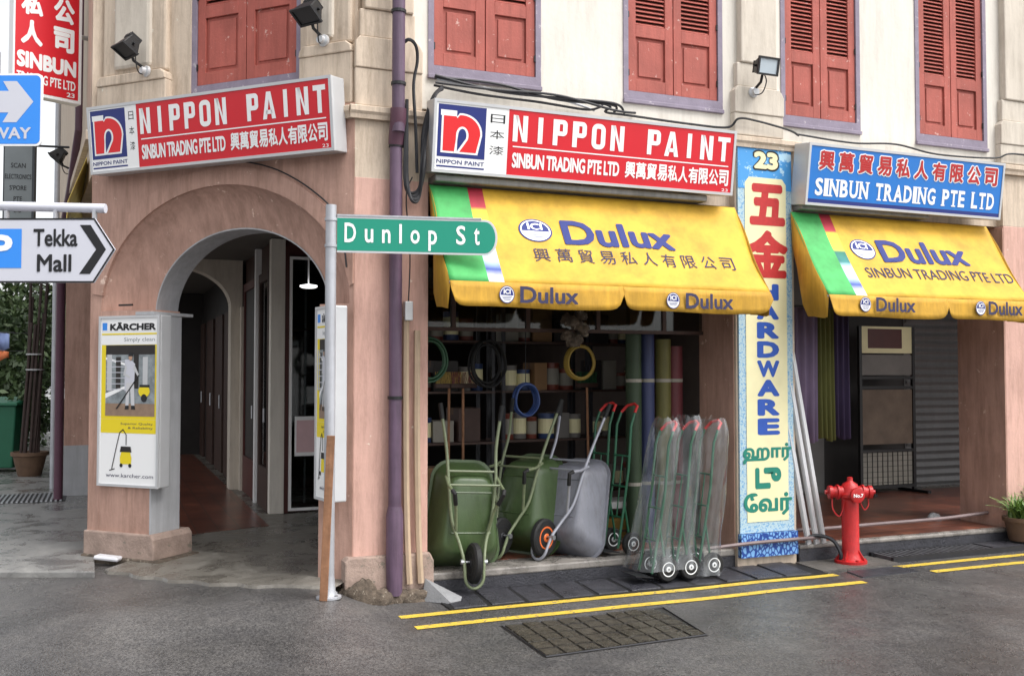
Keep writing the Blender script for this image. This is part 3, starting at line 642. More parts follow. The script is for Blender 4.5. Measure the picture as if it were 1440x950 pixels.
# --- side front towards the left street, its cross walls and far bays
cw = MB().zpoly([(-.14, 1.80), (.05, 1.80), (-.25, 6), (-.7, 14), (-1.2, 26), (-1.4, 26), (-.9, 14), (-.46, 6)], 3.25, 6.6).build('upper_wall', M['beige'], H)
MB().zpoly([(-.185, 1.80), (.0, 1.8), (-.25, 6), (-.7, 14), (-.95, 14), (-.51, 6)], 3.56, 3.64).build('cornice', M['beige'], H)
MB().zpoly([(-.13, 1.78), (.12, 1.72), (.2, 2.1), (-.13, 2.1)], -.05, 3.3).build('column', M['pink'], H)
mb = MB(); cx, a, b, zs = .76, .70, .50, 2.47; arc = arcpts(cx, zs, a, b, 180, 0, 24)
mb.box(-.46, cx - a, 6, 6.3, 0, 3.25); mb.box(cx + a, 1.6, 6, 6.3, 0, 3.25)
for (xa, za), (xb, zb_) in zip(arc, arc[1:]):
    mb.add([(xa, 6, za), (xb, 6, zb_), (xb, 6, 3.25), (xa, 6, 3.25), (xa, 6.3, za), (xb, 6.3, zb_), (xb, 6.3, 3.25), (xa, 6.3, 3.25)], [(0, 1, 2, 3), (4, 7, 6, 5), (0, 4, 5, 1)])
mb.build('cross_wall', M['cream'], H)
MB().box(-.463, -.13, 5.99, 6.31, .764, 3.24).build('column', M['pink'], H)
MB().box(-.467, -.13, 5.985, 6.31, .1, .764).build('dado', M['grey'], H)
# --- inner walls of the walkway
MB().box(1.6, 1.75, 3.62, 3.75, .15, 3.06).build('corner_post', M['upwhite'], H, bevel=.005)
iw = MB().box(1.70, 5.0, 3.72, 3.9, .15, .22).box(1.70, 5.0, 3.72, 3.9, 2.9, 3.06).build('shopfront_frame', M['maroon'], H)
MB().zpoly([(.22, 1.75), (1.9, .42), (14, .42), (14, 22), (-.6, 22), (-.2, 6.3), (.06, 2.0)], 3.07, 3.12).build('ceiling', M['ceil'], H)
# glazed corner of the shop: white framed pane between maroon posts
MB().box(1.755, 1.80, 3.66, 3.72, .15, 3.0).build('door_post', M['maroon'], H)
fr = MB().box(1.80, 1.83, 3.64, 3.68, .17, 2.88).box(2.52, 2.55, 3.64, 3.68, .17, 2.88).box(1.83, 2.52, 3.64, 3.68, .17, .20).box(1.83, 2.52, 3.64, 3.68, 2.85, 2.88).build('window_frame', M['white'], H)
MB().box(1.83, 2.52, 3.655, 3.661, .20, 2.85).build('window_pane', M['glass'], fr)
for x in (2.0, 2.25): MB().box(x, x + .02, 3.85, 3.87, .15, 3.0).build('display_post', M['alu'], H)
for z in (.7, 1.15, 1.6, 2.1): MB().box(1.75, 2.5, 3.85, 4.2, z, z + .02).build('display_shelf', M['dkbrown'], H)
# door leaves along the left street walkway (wall x = 1.6, towards -x)
def door_x(y0, y1, m, gl=True, z1=2.75):
    d = MB().box(1.60, 1.66, y0, y0 + .08, .15, z1).box(1.60, 1.66, y1 - .08, y1, .15, z1).box(1.60, 1.66, y0 + .08, y1 - .08, .15, .6).box(1.60, 1.66, y0 + .08, y1 - .08, z1 - .1, z1).build('door', M[m], H, bevel=.004)
    MB().box(1.625, 1.632, y0 + .08, y1 - .08, .6, z1 - .1).build('pane', M['glass'] if gl else M['dark'], d)
    MB().tube([(1.58, y0 + .12, 1.1), (1.58, y0 + .12, 1.25)], .012, 8).build('handle', M['alu'], d)
door_x(3.80, 4.55, 'dkbrown'); door_x(4.75, 5.9, 'maroon', False)
MB().box(1.575, 1.64, 4.60, 4.70, .15, 3.06).build('door_post', M['white'], H)
MB().box(1.57, 1.66, 5.86, 6.0, .15, 2.47).build('door_post', M['cream'], H)
MB().box(1.64, 1.70, 3.76, 6.0, 2.75, 3.06).build('fascia', M['dkbrown'], H)
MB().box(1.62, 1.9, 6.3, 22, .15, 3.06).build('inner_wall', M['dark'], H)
for i, y in enumerate((6.9, 8.2, 9.6, 11.2)):
    d = MB().box(1.58, 1.62, y, y + 1.0, .15, 2.5).build('door', M['dkbrown'], H, bevel=.006)
    MB().tube([(1.56, y + .1, 1.1), (1.56, y + .1, 1.3)], .012, 8).build('handle', M['alu'], d)
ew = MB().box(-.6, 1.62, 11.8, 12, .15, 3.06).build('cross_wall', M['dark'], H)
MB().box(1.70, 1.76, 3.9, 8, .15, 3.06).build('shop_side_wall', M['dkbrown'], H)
# shop back walls
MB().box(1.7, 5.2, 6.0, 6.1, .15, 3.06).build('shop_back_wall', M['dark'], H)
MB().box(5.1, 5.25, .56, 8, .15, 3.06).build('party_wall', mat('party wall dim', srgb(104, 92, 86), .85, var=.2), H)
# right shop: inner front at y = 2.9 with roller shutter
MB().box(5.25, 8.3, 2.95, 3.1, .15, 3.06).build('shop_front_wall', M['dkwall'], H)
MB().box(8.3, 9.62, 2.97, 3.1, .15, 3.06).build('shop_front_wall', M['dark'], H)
rs = MB().box(9.62, 12.0, 2.96, 3.0, .15, 3.06).build('roller_shutter', M['shgrey'], H)
sl = None
for i in range(28):
    if sl is None: sl = MB().add([(9.64, 2.96, 0), (11.9, 2.96, 0), (11.9, 2.935, .04), (9.64, 2.935, .04), (11.9, 2.96, .088), (9.64, 2.96, .088)], [(0, 1, 2, 3), (3, 2, 4, 5)]).build('slat', M['shgrey'], rs); o = sl
    else: o = sl.copy(); C.objects.link(o); o.parent = rs
    o.location = (0, 0, .17 + i * .1)
MB().box(11.0, 14, .56, .7, .15, 3.06).build('party_wall', M['pink'], H)
# maroon pier between the shops' fronts
MB().box(4.80, 4.90, 1.3, 1.5, .15, 3.06).build('door_post', M['maroon'], H)
# clerestory frame over the left shop opening
cf = MB().box(2.21, 4.91, .48, .53, 2.93, 3.04).box(2.21, 4.91, .48, .53, 1.975, 2.005)
for x in (2.55, 3.2, 3.85, 4.5): cf.box(x, x + .035, .485, .525, 2.005, 2.93)
cf.build('clerestory_frame', M['dkbrown'], H)
MB().box(2.21, 4.91, .50, .506, 2.005, 2.93).build('clerestory_pane', M['glass'], H)

# ================================================================== SIGNS ON THE FACADE
def sign_box(name, label, w, h, d, loc, rz, face, tilt=7, group=None, frame='alup', fw=.022):
    """light box; origin at the bottom left of its back; front at y=-d; leans forward at the top"""
    t = thing(name, label, 'sign', loc, rz, group)
    T = Matrix.Rotation(R(tilt), 4, 'X')     # top leans outwards
    b = MB().box(0, w, -d + .012, 0, 0, h).build('casing', M[frame], t, M4=T, bevel=.006)
    f = MB().box(0, w, -d - .006, -d + .011, 0, fw).box(0, w, -d - .006, -d + .011, h - fw, h).box(0, fw, -d - .006, -d + .011, fw, h - fw).box(w - fw, w, -d - .006, -d + .011, fw, h - fw).build('frame', M[frame], t, M4=T)
    MB().box(fw, w - fw, -d, -d + .0118, fw, h - fw).build('face', M[face], t, M4=T)
    return t, T, -d
def block_line(s, x0, x1, z0, z1, y, m, parent, M4):
    """heavy condensed block capitals, each letter from solid strokes, one mesh"""
    n = len(s); cw = (x1 - x0) / (n - .28); w = cw * .72; h = z1 - z0; mb = MB()
    def ring(ax, bx_, az, bz, r, st, sv, half=False):
        def rr(a0, a1, c0, c1, q):
            pts = []
            for cx, cz, t0 in ((a1 - q, c0 + q, -90), (a1 - q, c1 - q, 0), (a0 + q, c1 - q, 90), (a0 + q, c0 + q, 180)):
                if half and t0 in (90, 180): pts += [((a0), (c1 if t0 == 90 else c0))] * 6; continue
                pts += [(cx + q * math.cos(R(t0 + 18 * k)), cz + q * math.sin(R(t0 + 18 * k))) for k in range(6)]
            return pts
        o = rr(ax, bx_, az, bz, r); i = rr(ax + st, bx_ - st, az + sv, bz - sv, max(r - st, .004)); k_ = len(o)
        mb.add([(p[0], y, p[1]) for p in o + i], [(k, (k + 1) % k_, (k + 1) % k_ + k_, k + k_) for k in range(k_)])
    q = lambda pts: mb.add([(p[0], y, p[1]) for p in pts], [tuple(range(len(pts)))])
    for i, c in enumerate(s):
        a = x0 + i * cw; b = a + w; st = w * .33; sv = h * .19
        if c == 'I': m_ = (a + b) / 2; q(rect(m_ - st / 2, m_ + st / 2, z0, z1))
        elif c == 'N':
            q(rect(a, a + st, z0, z1)); q(rect(b - st, b, z0, z1)); q([(a + st, z1), (b - st, z0 + h * .30), (b - st, z0), (a + st, z1 - h * .36)][::-1]); q([(a + st * .3, z1), (a + st, z1), (a + st, z1 - h * .36)]) 
        elif c == 'P': q(rect(a, a + st, z0, z1)); y -= .0006; ring(a + st * .4, b, z0 + h * .38, z1, w * .30, st * .96, sv * .9, True); y += .0006
        elif c == 'O': ring(a, b, z0, z1, w * .42, st, sv)
        elif c == 'T': m_ = (a + b) / 2; q(rect(m_ - st / 2, m_ + st / 2, z0, z1 - sv)); q(rect(a, b, z1 - sv, z1))
        elif c == 'A':
            m_ = (a + b) / 2; a_, b_ = a - w * .05, b + w * .05
            q([(a_, z0), (a_ + st, z0), (m_ + .02 * w, z1 - h * .28), (m_ + .02 * w, z1), (m_ - st * .55, z1)]); q([(b_, z0), (m_ + st * .55, z1), (m_ + .02 * w, z1), (m_ + .02 * w, z1 - h * .28), (b_ - st, z0)]); q(rect(a + st * .7, b - st * .7, z0 + h * .18, z0 + h * .33))
    return mb.build('lettering', m, parent, M4=M4, recalc=False)
def nippon(t, T, y, w, h, x_logo, x_red0, x_red1, zoff=0):
    """the paint shop light box layout; all x in metres from the left end"""
    lw = x_logo[1] - x_logo[0]
    a, b = x_logo; z0, z1 = .115, h - .035
    flat(rect(a, b, z0, z1), y - .001, 'logo_panel', M['navy'], t, T)
    # the letter n : white outline under a red n, with a tall narrow opening
    cx0, cx1 = a + .05 * lw, b - .05 * lw; zb, zt = z0 + .03, z1 - .03; wd = cx1 - cx0; hh = zt - zb
    def P(u, v): return (cx0 + u * wd, zb + v * hh)
    def nshape(o, name, m, yy):
        arch = [P(.40 + (.5 + o) * math.cos(R(q)) * 1.0, .42 + (.46 + o) * math.sin(R(q))) for q in range(0, 100, 12)]
        pts = [P(.0 + .07 - o, .05 - o), P(.0 + .07 - o, .84 + o), P(.36, .84 + o)]
        outer = [P(.07 - o, .04 - o), P(.84 + o, .04 - o), P(.93 + o, .45)] + [P(.50 + (.43 + o) * math.cos(R(q)), .47 + (.41 + o) * math.sin(R(q))) for q in range(8, 100, 10)] + [P(.38, .80 + o), P(.36, .84 + o), P(.07 - o, .84 + o)]
        flat(outer, yy, name, M[m], t, T)
    nshape(.045, 'logo_outline', 'white', y - .002); nshape(0, 'logo_letter', 'logored', y - .003)
    flat([P(-.0, .84), P(.37, .84), P(.37, .97), P(0, .97)], y - .0022, 'logo_outline', M['white'], t, T)
    flat([P(.33, .0), P(.43, .0)] + [P(.51 + .145 * math.cos(R(q)), .42 + .2 * math.sin(R(q))) for q in range(-30, 181, 15)] + [P(.365, .3)], y - .004, 'logo_opening', M['white'], t, T)
    flat([P(.40, .05)] + [P(.51 + .095 * math.cos(R(q)), .42 + .15 * math.sin(R(q))) for q in range(-30, 181, 15)] + [P(.40, .3)], y - .005, 'logo_opening', M['navy'], t, T)
    lettering('NIPPON PAINT', a, b, .066, .096, y - .001, M['navy'], t, .012, M4=T)
    flat(rect(a, b, .040, .052), y - .001, 'logo_bar', M['navy'], t, T)
    g0 = b + .035; g1 = x_red0 - .03
    chars('日本漆', g0, g1, z0 + .02, z1 - .01, y - .001, M['ink'], t, -.0, .45, T, vertical=True)
    flat(rect(x_red0, x_red1, .022, h - .022), y - .001, 'red_panel', M['red'], t, T)
    rw = x_red1 - x_red0
    block_line('NIPPON PAINT', x_red0 + .018 * rw, x_red1 - .018 * rw, h * .515, h - .06, y - .003, M['white'], t, T)
    flat(rect(x_red0 + .02 * rw, x_red1 - .02 * rw, h * .435, h * .452), y - .003, 'rule', M['white'], t, T)
    lettering('SINBUN TRADING PTE LTD', x_red0 + .02 * rw, x_red0 + .475 * rw, h * .145, h * .36, y - .003, M['white'], t, .04, .95, T)
    chars('興萬貿易私人有限公司', x_red0 + .50 * rw, x_red1 - .015 * rw, h * .14, h * .385, y - .003, M['white'], t, .028, .06, T)
    lettering('23', x_red1 - .045 * rw, x_red1 - .015 * rw, h * .055, h * .10, y - .003, M['white'], t, .0, 1, T)
# sign 1 on the chamfer
pB = FB @ Vector((-2.34, .0, 3.235))
t, T, y = sign_box('shop_sign', 'red and white paint shop light box tilted above the corner arch', 2.28, .53, .17, pB, -45, 'white', 6, 'paint shop light boxes')
nippon(t, T, y, 2.28, .53, (.03, .385), .50, 2.26)
# sign 2 on the long front
t, T, y = sign_box('shop_sign', 'red and white paint shop light box above the left yellow awning', 2.60, .525, .19, (2.16, 0, 3.125), 0, 'white', 8, 'paint shop light boxes')
nippon(t, T, y, 2.60, .525, (.035, .405), .585, 2.58)
# sign 3, blue
t, T, y = sign_box('shop_sign', 'bright blue trading company light box above the right yellow awning', 2.26, .525, .20, (5.49, 0, 3.10), 0, 'signblue', 8)
cy = y - .002
chars('興萬貿易私人有限公司', .09, 2.2, .295, .48, cy, M['white'], t, .085, .14, T)
chars('興萬貿易私人有限公司', .09, 2.2, .305, .47, cy - .003, M['redink'], t, .03, .24, T)
flat(rect(.022, 2.238, .022, .055), y - .001, 'lower_band', M['navy'], t, T)
def serif_line(s, x0, x1, z0, z1, y, m, parent, M4):
    """condensed bold roman capitals with slab feet, one mesh"""
    W_ = {'S': .9, 'I': .5, 'N': 1.05, 'B': .95, 'U': 1.0, 'T': .9, 'R': 1.0, 'A': 1.05, 'D': 1.0, 'G': 1.0, 'P': .9, 'E': .85, 'L': .85, ' ': .62}
    feet = {'I': [(.5, 0, .9), (.5, 1, .9)], 'N': [(.12, 0, .42), (.12, 1, .36), (.88, 1, .42)], 'B': [(.16, 0, .3), (.16, 1, .3)], 'U': [(.13, 1, .4), (.87, 1, .34)], 'T': [(.5, 0, .5)], 'R': [(.14, 0, .44), (.12, 1, .3), (.92, 0, .3)],
            'A': [(.1, 0, .38), (.88, 0, .42)], 'D': [(.14, 0, .3), (.14, 1, .3)], 'P': [(.15, 0, .46), (.13, 1, .3)], 'E': [(.15, 0, .3), (.15, 1, .3)], 'L': [(.18, 0, .3), (.2, 1, .46)], 'G': [(.85, .42, .4)], 'S': []}
    tot = sum(W_[c] for c in s); u = (x1 - x0) / tot; mb = MB(); x = x0; h = z1 - z0
    for c in s:
        w = W_[c] * u
        if c != ' ':
            a, b = x + w * .08, x + w * .92; lettering(c, a, b, z0, z1, y, None, None, .03, bmb=mb)
            for cx, lv, fw in feet[c]:
                X = a + cx * (b - a); q = z0 + lv * h; q0 = q if lv < .5 else q - h * .085
                mb.add([(X - fw * w * .5, y - .001, q0), (X + fw * w * .5, y - .001, q0), (X + fw * w * .5, y - .001, q0 + h * .085), (X - fw * w * .5, y - .001, q0 + h * .085)], [(0, 1, 2, 3)])
        x += w
    return mb.build('lettering', M[m], parent, M4=M4, recalc=False)
serif_line('SINBUN TRADING PTE LTD', .085, 2.17, .085, .235, cy, 'white', t, T)
# brackets/tubes under the signs (rolled awning cassettes)
for x0, x1, lab in ((2.21, 4.56, 'grey metal awning cassette under the red light box'), (5.52, 6.95, 'grey metal awning cassette under the blue light box')):
    t = thing('awning_cassette', lab, 'awning casing', (x0, 0, 3.045), 0, 'awning cassettes')
    MB().box(0, x1 - x0, -.13, .06, 0, .055).build('casing', M['fluor'], t, bevel=.012)
    for x in (.2, (x1 - x0) / 2, x1 - x0 - .2): MB().box(x, x + .03, -.10, .08, .055, .10).build('bracket', M['iron'], t)

# ================================================================== AWNINGS
def ici(cx, cz, a, b, y, parent, M4):
    flat(disc(cx, cz, a, b), y, 'roundel', M['duluxblue'], parent, M4)
    flat(disc(cx, cz, a * .9, b * .9), y - .0008, 'roundel', M['white'], parent, M4)
    lo = [(cx + a * .82 * math.cos(R(q)), cz + b * .82 * math.sin(R(q))) for q in range(-8, 189, 8)]
    flat(lo, y - .0016, 'roundel', M['duluxblue'], parent, M4)
    lettering('ICI', cx - a * .45, cx + a * .45, cz + b * .05, cz + b * .62, y - .0024, M['white'], parent, .03, M4=M4)
    for k in (.25, .42, .58): flat(rect(cx - a * .7 * math.sqrt(max(0, 1 - (k / .8) ** 2)), cx + a * .7 * math.sqrt(max(0, 1 - (k / .8) ** 2)), cz - b * (k + .035), cz - b * (k - .035)), y - .0016, 'roundel', M['duluxblue'], parent, M4)
def awning(name, label, X0, X1, big, sub, subbox, ic, split, vals):
    t = thing('shop_awning', label, 'awning', (X0, 0, 2.1), 0, 'yellow shop awnings'); L_ = X1 - X0
    zt, zf, yb, yf = 3.03 - 2.1, 2.28 - 2.1, -.05, -.52
    def disp(X, v):
        sag = .014 * math.sin(math.pi * v) * (1 + .5 * math.sin(X * 3.1)) + .006 * math.sin(X * 9 + v * 4) * v
        bulge = .014 * abs(math.sin(X / L_ * math.pi * 5)) * v * (1 - v)
        return sag * .85, -sag * .53 - bulge
    # canopy grid with UV
    nx_, ny_ = 60, 16; vs = []; uvs = []
    for j in range(ny_ + 1):
        v = j / ny_
        for i in range(nx_ + 1):
            u = i / nx_; X = u * L_
            dY, dZ = disp(X, v)
            vs.append((X, yb + (yf - yb) * v + dY, zt + (zf - zt) * v + dZ)); uvs.append((X, v * .885))
    fs = [(j * (nx_ + 1) + i, (j + 1) * (nx_ + 1) + i, (j + 1) * (nx_ + 1) + i + 1, j * (nx_ + 1) + i + 1) for j in range(ny_) for i in range(nx_)]
    o = MB().add(vs, fs).build('canopy', M['awn'], t, smooth=True, recalc=False)
    uvl = o.data.uv_layers.new(name='UVMap')
    for l in o.data.loops: uvl.data[l.index].uv = uvs[l.vertex_index]
    sm = o.modifiers.new('thickness', 'SOLIDIFY'); sm.thickness = .003; sm.offset = -1
    # front bar
    MB().tube([(0, yf + .01, zf - .012), (L_, yf + .01, zf - .012)], .012, 8).build('front_bar', M['alu'], t)
    # side panels (quadrilaterals reaching down to the valance line)
    for x in (0, L_):
        n = 8; vs = []
        for i in range(n + 1):
            q = i / n; Y = yb + (yf - yb) * q; Zt = zt + (zf - zt) * q; Zb = .62 + (.0 - .62) * min(1, q * 2.2) - .012 * math.sin(q * 9)
            vs += [(x + .012 * math.sin(q * 7), Y, Zt - .004), (x + .02 * math.sin(q * 9 + 1), Y, max(Zb, -.01))]
        sp = MB().add(vs, [(2 * i, 2 * i + 1, 2 * i + 3, 2 * i + 2) for i in range(n)]).build('side_panel', M['canvas'], t, smooth=True)
        sp.modifiers.new('thickness', 'SOLIDIFY').thickness = .003
    # valance flaps with a notch between them
    e = [0.0] + split + [L_]
    for k in range(len(e) - 1):
        a, b = e[k], e[k + 1]; n = 44; vs = []
        for i in range(n + 1):
            q = i / n; X = a + (b - a) * q; dl = X - a; dr = b - X; d = min(dl, dr)
            zb = .0 + (.115 * math.exp(-d / .028) if d < .2 else 0) + .006 * math.sin(X * 5)
            for j in range(5):
                r_ = j / 4; Z = zf + (zb - zf) * r_
                vs.append((X, yf - .004 - .012 * r_ * math.sin(X * 7 + k) - .012 * r_ - .02 * r_ * math.exp(-d / .06), Z))
        f = [(i * 5 + j, i * 5 + j + 1, (i + 1) * 5 + j + 1, (i + 1) * 5 + j) for i in range(n) for j in range(4)]
        vl = MB().add(vs, f).build('valance', M['canvas'], t, smooth=True); vl.modifiers.new('thickness', 'SOLIDIFY').thickness = .003
    T = Matrix(((1, 0, 0, 0), (0, .8474, .5310, yb), (0, -.5310, .8474, zt), (0, 0, 0, 1)))
    yy = -.005
    lettering('Dulux', big[0], big[1], -big[3], -big[2], yy, M['duluxblue'], t, .03, M4=T)
    if isinstance(sub, str) and ord(sub[0]) > 999: chars(sub, *subbox, yy, M['duluxdk'], t, -.0, .3, T)
    else: lettering(sub, *subbox, yy, M['duluxdk'], t, .0, 1.0, M4=T)
    ici(*ic, yy, t, T)
    for o in list(t.children):
        if o.name.split('.')[0] in ('lettering', 'roundel'):
            for vv in o.data.vertices:
                v_ = -vv.co.z / .885; q = T @ vv.co; dY, dZ = disp(vv.co.x, v_); vv.co = (q.x, q.y + dY, q.z + dZ)
            o.matrix_local = Matrix.Identity(4)
    for (ix, iz, x0, x1) in vals:
        ici(ix, iz, .058, .062, yf - .034, t, Matrix.Identity(4))
        lettering('Dulux', x0, x1, iz - .058, iz + .062, yf - .036, M['duluxdk'], t, .025)
    # folding arms below
    for x in (.35, L_ - .35):
        MB().tube([(x, .04, .72), (x + .05, -.25, .35), (x, yf + .02, zf - .02)], .013, 8).build('arm', M['alu'], t)
    return t
awning('awning', 'yellow awning left of the painted pillar with Chinese lettering below the word', 2.19, 4.88,
       (.99, 1.96, .262, .50), '興萬貿易私人有限公司', (.68, 2.49, -.668, -.54), (.775, -.368, .135, .108), [1.355],
       [(.415, .092, .515, .975), (1.775, .086, 1.885, 2.315)])
awning('awning', 'yellow awning right of the painted pillar with English lettering below the word', 5.46, 7.74,
       (.80, 1.80, .25, .50), 'SINBUN TRADING PTE LTD', (.54, 2.24, -.672, -.56), (.625, -.362, .135, .108), [1.27],
       [(.355, .106, .465, .89), (1.64, .106, 1.73, 2.14)])

# ================================================================== PAINTED PILLAR PANEL
t = thing('painted_panel', 'tall painted signboard on the middle pillar with 23 and red Chinese characters', 'signboard', (4.935, 0, .09))
yy = -.022; bw = .555
MB().box(0, bw, -.02, -.001, .20, 3.48).build('board', M['speck'], t)
flat(rect(0, bw, 3.12, 3.48), yy - .001, 'sky_field', M['skyprint'], t)
cr = [(.07, .29), (.495, .29), (.495, 3.17), (.455, 3.22), (.11, 3.22), (.07, 3.17)]
flat(cr, yy - .002, 'cream_field', M['hwcream'], t)
lettering('23', .15, .43, 3.28, 3.46, yy - .0026, M['ink'], t, .075)
lettering('23', .165, .415, 3.295, 3.445, yy - .0035, M['hwcream'], t, .05)
lettering('五', .115, .485, 2.81, 3.17, yy - .003, M['redink'], t, .05)
lettering('金', .08, .51, 2.36, 2.77, yy - .003, M['redink'], t, .045)
for i, ch in enumerate('HARDWARE'):
    z1 = 2.31 - i * .164; lettering(ch, .18, .41, z1 - .142, z1, yy - .003, M['hwblue'], t, .05)
def strokes(paths, x0, x1, z0, z1, y, r, m, parent):
    """brush strokes in a unit square, as flat ribbons"""
    mb = MB()
    for p in paths:
        q = [(x0 + u * (x1 - x0), z0 + v * (z1 - z0)) for u, v in p]
        for k, ((ax, az), (bx_, bz)) in enumerate(zip(q, q[1:])):
            d = Vector((bx_ - ax, 0, bz - az)).normalized(); n = Vector((-d.z, 0, d.x)) * r; e = d * r * .6
            mb.add([(ax - e.x + n.x, y, az - e.z + n.z), (ax - e.x - n.x, y, az - e.z - n.z), (bx_ + e.x - n.x, y, bz + e.z - n.z), (bx_ + e.x + n.x, y, bz + e.z + n.z)], [(0, 1, 2, 3)]); y -= .0001
    return mb.build('lettering', M[m], parent, recalc=False)
# Tamil lettering, three rows (marks set in visual order)
lettering('ஹார்', .03, .53, .78, .95, yy - .003, M['hwteal'], t, .04)
lettering('டு', .15, .42, .565, .745, yy - .003, M['hwteal'], t, .05)
lettering('ேவர்', .035, .53, .335, .535, yy - .003, M['hwteal'], t, .04)
cell = bpy.data.materials.new('blue cell print'); cell.use_nodes = True; N = cell.node_tree.nodes; L = cell.node_tree.links
ge = N.new('ShaderNodeNewGeometry'); mp = N.new('ShaderNodeMapping'); mp.inputs['Scale'].default_value = (1.4, 1, 1); vo = N.new('ShaderNodeTexVoronoi'); vo.feature = 'DISTANCE_TO_EDGE'; vo.inputs['Scale'].default_value = 21; L.new(ge.outputs['Position'], mp.inputs[0]); L.new(mp.outputs[0], vo.inputs['Vector'])
rr = N.new('ShaderNodeValToRGB'); rr.color_ramp.elements[0].position = .08; rr.color_ramp.elements[0].color = srgb(22, 62, 140); rr.color_ramp.elements[1].position = .16; rr.color_ramp.elements[1].color = srgb(120, 170, 220)
L.new(vo.outputs['Distance'], rr.inputs[0]); L.new(rr.outputs[0], N['Principled BSDF'].inputs['Base Color'])
MB().box(-.01, bw + .015, -.05, -.001, .0, .195).build('base_board', cell, t)

# ================================================================== POSTER LIGHT BOXES
def karcher(t, w, h, y):
    flat(rect(.03, w - .03, h - .125, h - .045), y - .001, 'header', M['white'], t)
    flat(rect(.035, .085, h - .115, h - .055), y - .002, 'emblem', M['owblue'], t)
    lettering('KÄRCHER', .115, w - .04, h - .118, h - .052, y - .002, M['ink'], t, .05)
    flat(rect(.03, w - .03, h - .152, h - .140), y - .002, 'yellow_rule', M['ybox'], t)
    lettering('Simply clean', w * .42, w - .05, h - .215, h - .175, y - .002, M['photo'], t, 0)
    flat(rect(.03, w - .03, h - .824, h - .155), y - .0006, 'yellow_ground', M['ybox'], t)
    flat(rect(.075, w - .045, h - .80, h - .235), y - .001, 'photo_print', M['photo'], t)
    flat(rect(.03, w - .03, h - .232, h - .156), y - .0012, 'header', M['white'], t)
    flat(rect(.075, w - .045, h - .80, h - .70), y - .002, 'photo_floor', M['photofloor'], t)
    flat(rect(.076, w - .046, h - .31, h - .236), y - .0022, 'photo_detail', M['dark'], t)
    flat([(.076, h - .33), (w * .45, h - .38), (w * .45, h - .40), (.076, h - .35)], y - .0024, 'photo_detail', M['white'], t)
    flat([(.076, h - .62), (w * .45, h - .56), (w * .45, h - .58), (.076, h - .66)], y - .0024, 'photo_detail', M['white'], t)
    f = w / .625; X = lambda v: v * f
    for k in range(5): flat(rect(X(.09 + k * .092), X(.14 + k * .092), h - .60 + .02 * (k % 2), h - .31 - .02 * (k % 3)), y - .0025, 'photo_detail', M[('alup', 'dark', 'lgrey', 'dark', 'alup')[k]], t)
    for k in range(6): flat(rect(X(.085), X(.30), h - .36 - k * .045, h - .366 - k * .045), y - .0028, 'photo_detail', M['lgrey'], t)
    # printed figure at work: cap, face, shirt, arms on a lance, trousers, boots
    cx0 = X(.33); z0 = h - .745; F = lambda pts: [(cx0 + a * f, z0 + b) for a, b in pts]
    flat(F([(-.045, .02), (-.012, .02), (.0, .19), (.016, .02), (.05, .02), (.042, .22), (-.036, .22)]), y - .004, 'printed_figure', M['skin'], t)
    flat(F([(-.040, .21), (.044, .21), (.052, .36), (.02, .385), (-.018, .385), (-.048, .36)]), y - .0045, 'printed_figure', M['lgrey'], t)
    flat(F([(.044, .36), (.095, .27), (.085, .255), (.034, .32)]), y - .005, 'printed_figure', M['alup'], t); flat(F([(-.046, .36), (-.07, .27), (.0, .245), (.004, .26), (-.048, .282), (-.03, .33)]), y - .005, 'printed_figure', M['alup'], t)
    flat([(cx0 + .004 * f + .019 * f * math.cos(a), z0 + .415 + .027 * math.sin(a)) for a in [k * .45 for k in range(14)]], y - .0052, 'printed_figure', mat('print skin', srgb(190, 150, 125), .6), t)
    flat(F([(-.018, .42), (.028, .42), (.034, .428), (.018, .45), (-.012, .45)]), y - .0056, 'printed_figure', M['ink'], t)
    flat(F([(-.05, .0), (-.01, .0), (-.01, .03), (-.044, .03)]), y - .0045, 'printed_figure', M['ink'], t); flat(F([(.016, .0), (.058, .0), (.05, .03), (.016, .03)]), y - .0045, 'printed_figure', M['ink'], t)
    flat(F([(.09, .275), (.096, .268), (-.13, .0), (-.142, .004)]), y - .0058, 'printed_lance', M['ink'], t)
    flat([(X(.475) + .058 * f * math.cos(k * .4), h - .60 + .05 * math.sin(k * .4)) for k in range(16)], y - .0046, 'printed_machine', M['ybox'], t); flat([(X(.475) + .03 * f * math.cos(k * .5), h - .655 + .032 * math.sin(k * .5)) for k in range(13)], y - .005, 'printed_machine', M['ink'], t)
    flat(rect(X(.43), X(.53), h - .57, h - .55), y - .0052, 'printed_machine', M['ink'], t)
    flat(rect(.03, w - .03, h - .935, h - .825), y - .001, 'yellow_band', M['ybox'], t)
    lettering('Superior Quality', w * .38, w - .06, h - .872, h - .85, y - .002, M['duluxdk'], t, 0)
    lettering('& Reliability', w * .5, w - .06, h - .905, h - .883, y - .002, M['duluxdk'], t, 0)
    # vacuum cleaner print
    cx = w * .47; cz = h - 1.13
    flat([(cx - .055 * f, cz - .05), (cx + .055 * f, cz - .05), (cx + .06 * f, cz + .0), (cx + .045 * f, cz + .045), (cx - .045 * f, cz + .045), (cx - .06 * f, cz)], y - .002, 'printed_cleaner', M['ybox'], t)
    flat([(cx - .06 * f, cz + .045), (cx + .06 * f, cz + .045), (cx + .05 * f, cz + .09), (cx - .05 * f, cz + .09)], y - .003, 'printed_cleaner', M['dark'], t)
    for dx in (-.045, .045): flat(disc(cx + dx, cz - .06, .016, .016, 12), y - .003, 'printed_cleaner', M['ink'], t)
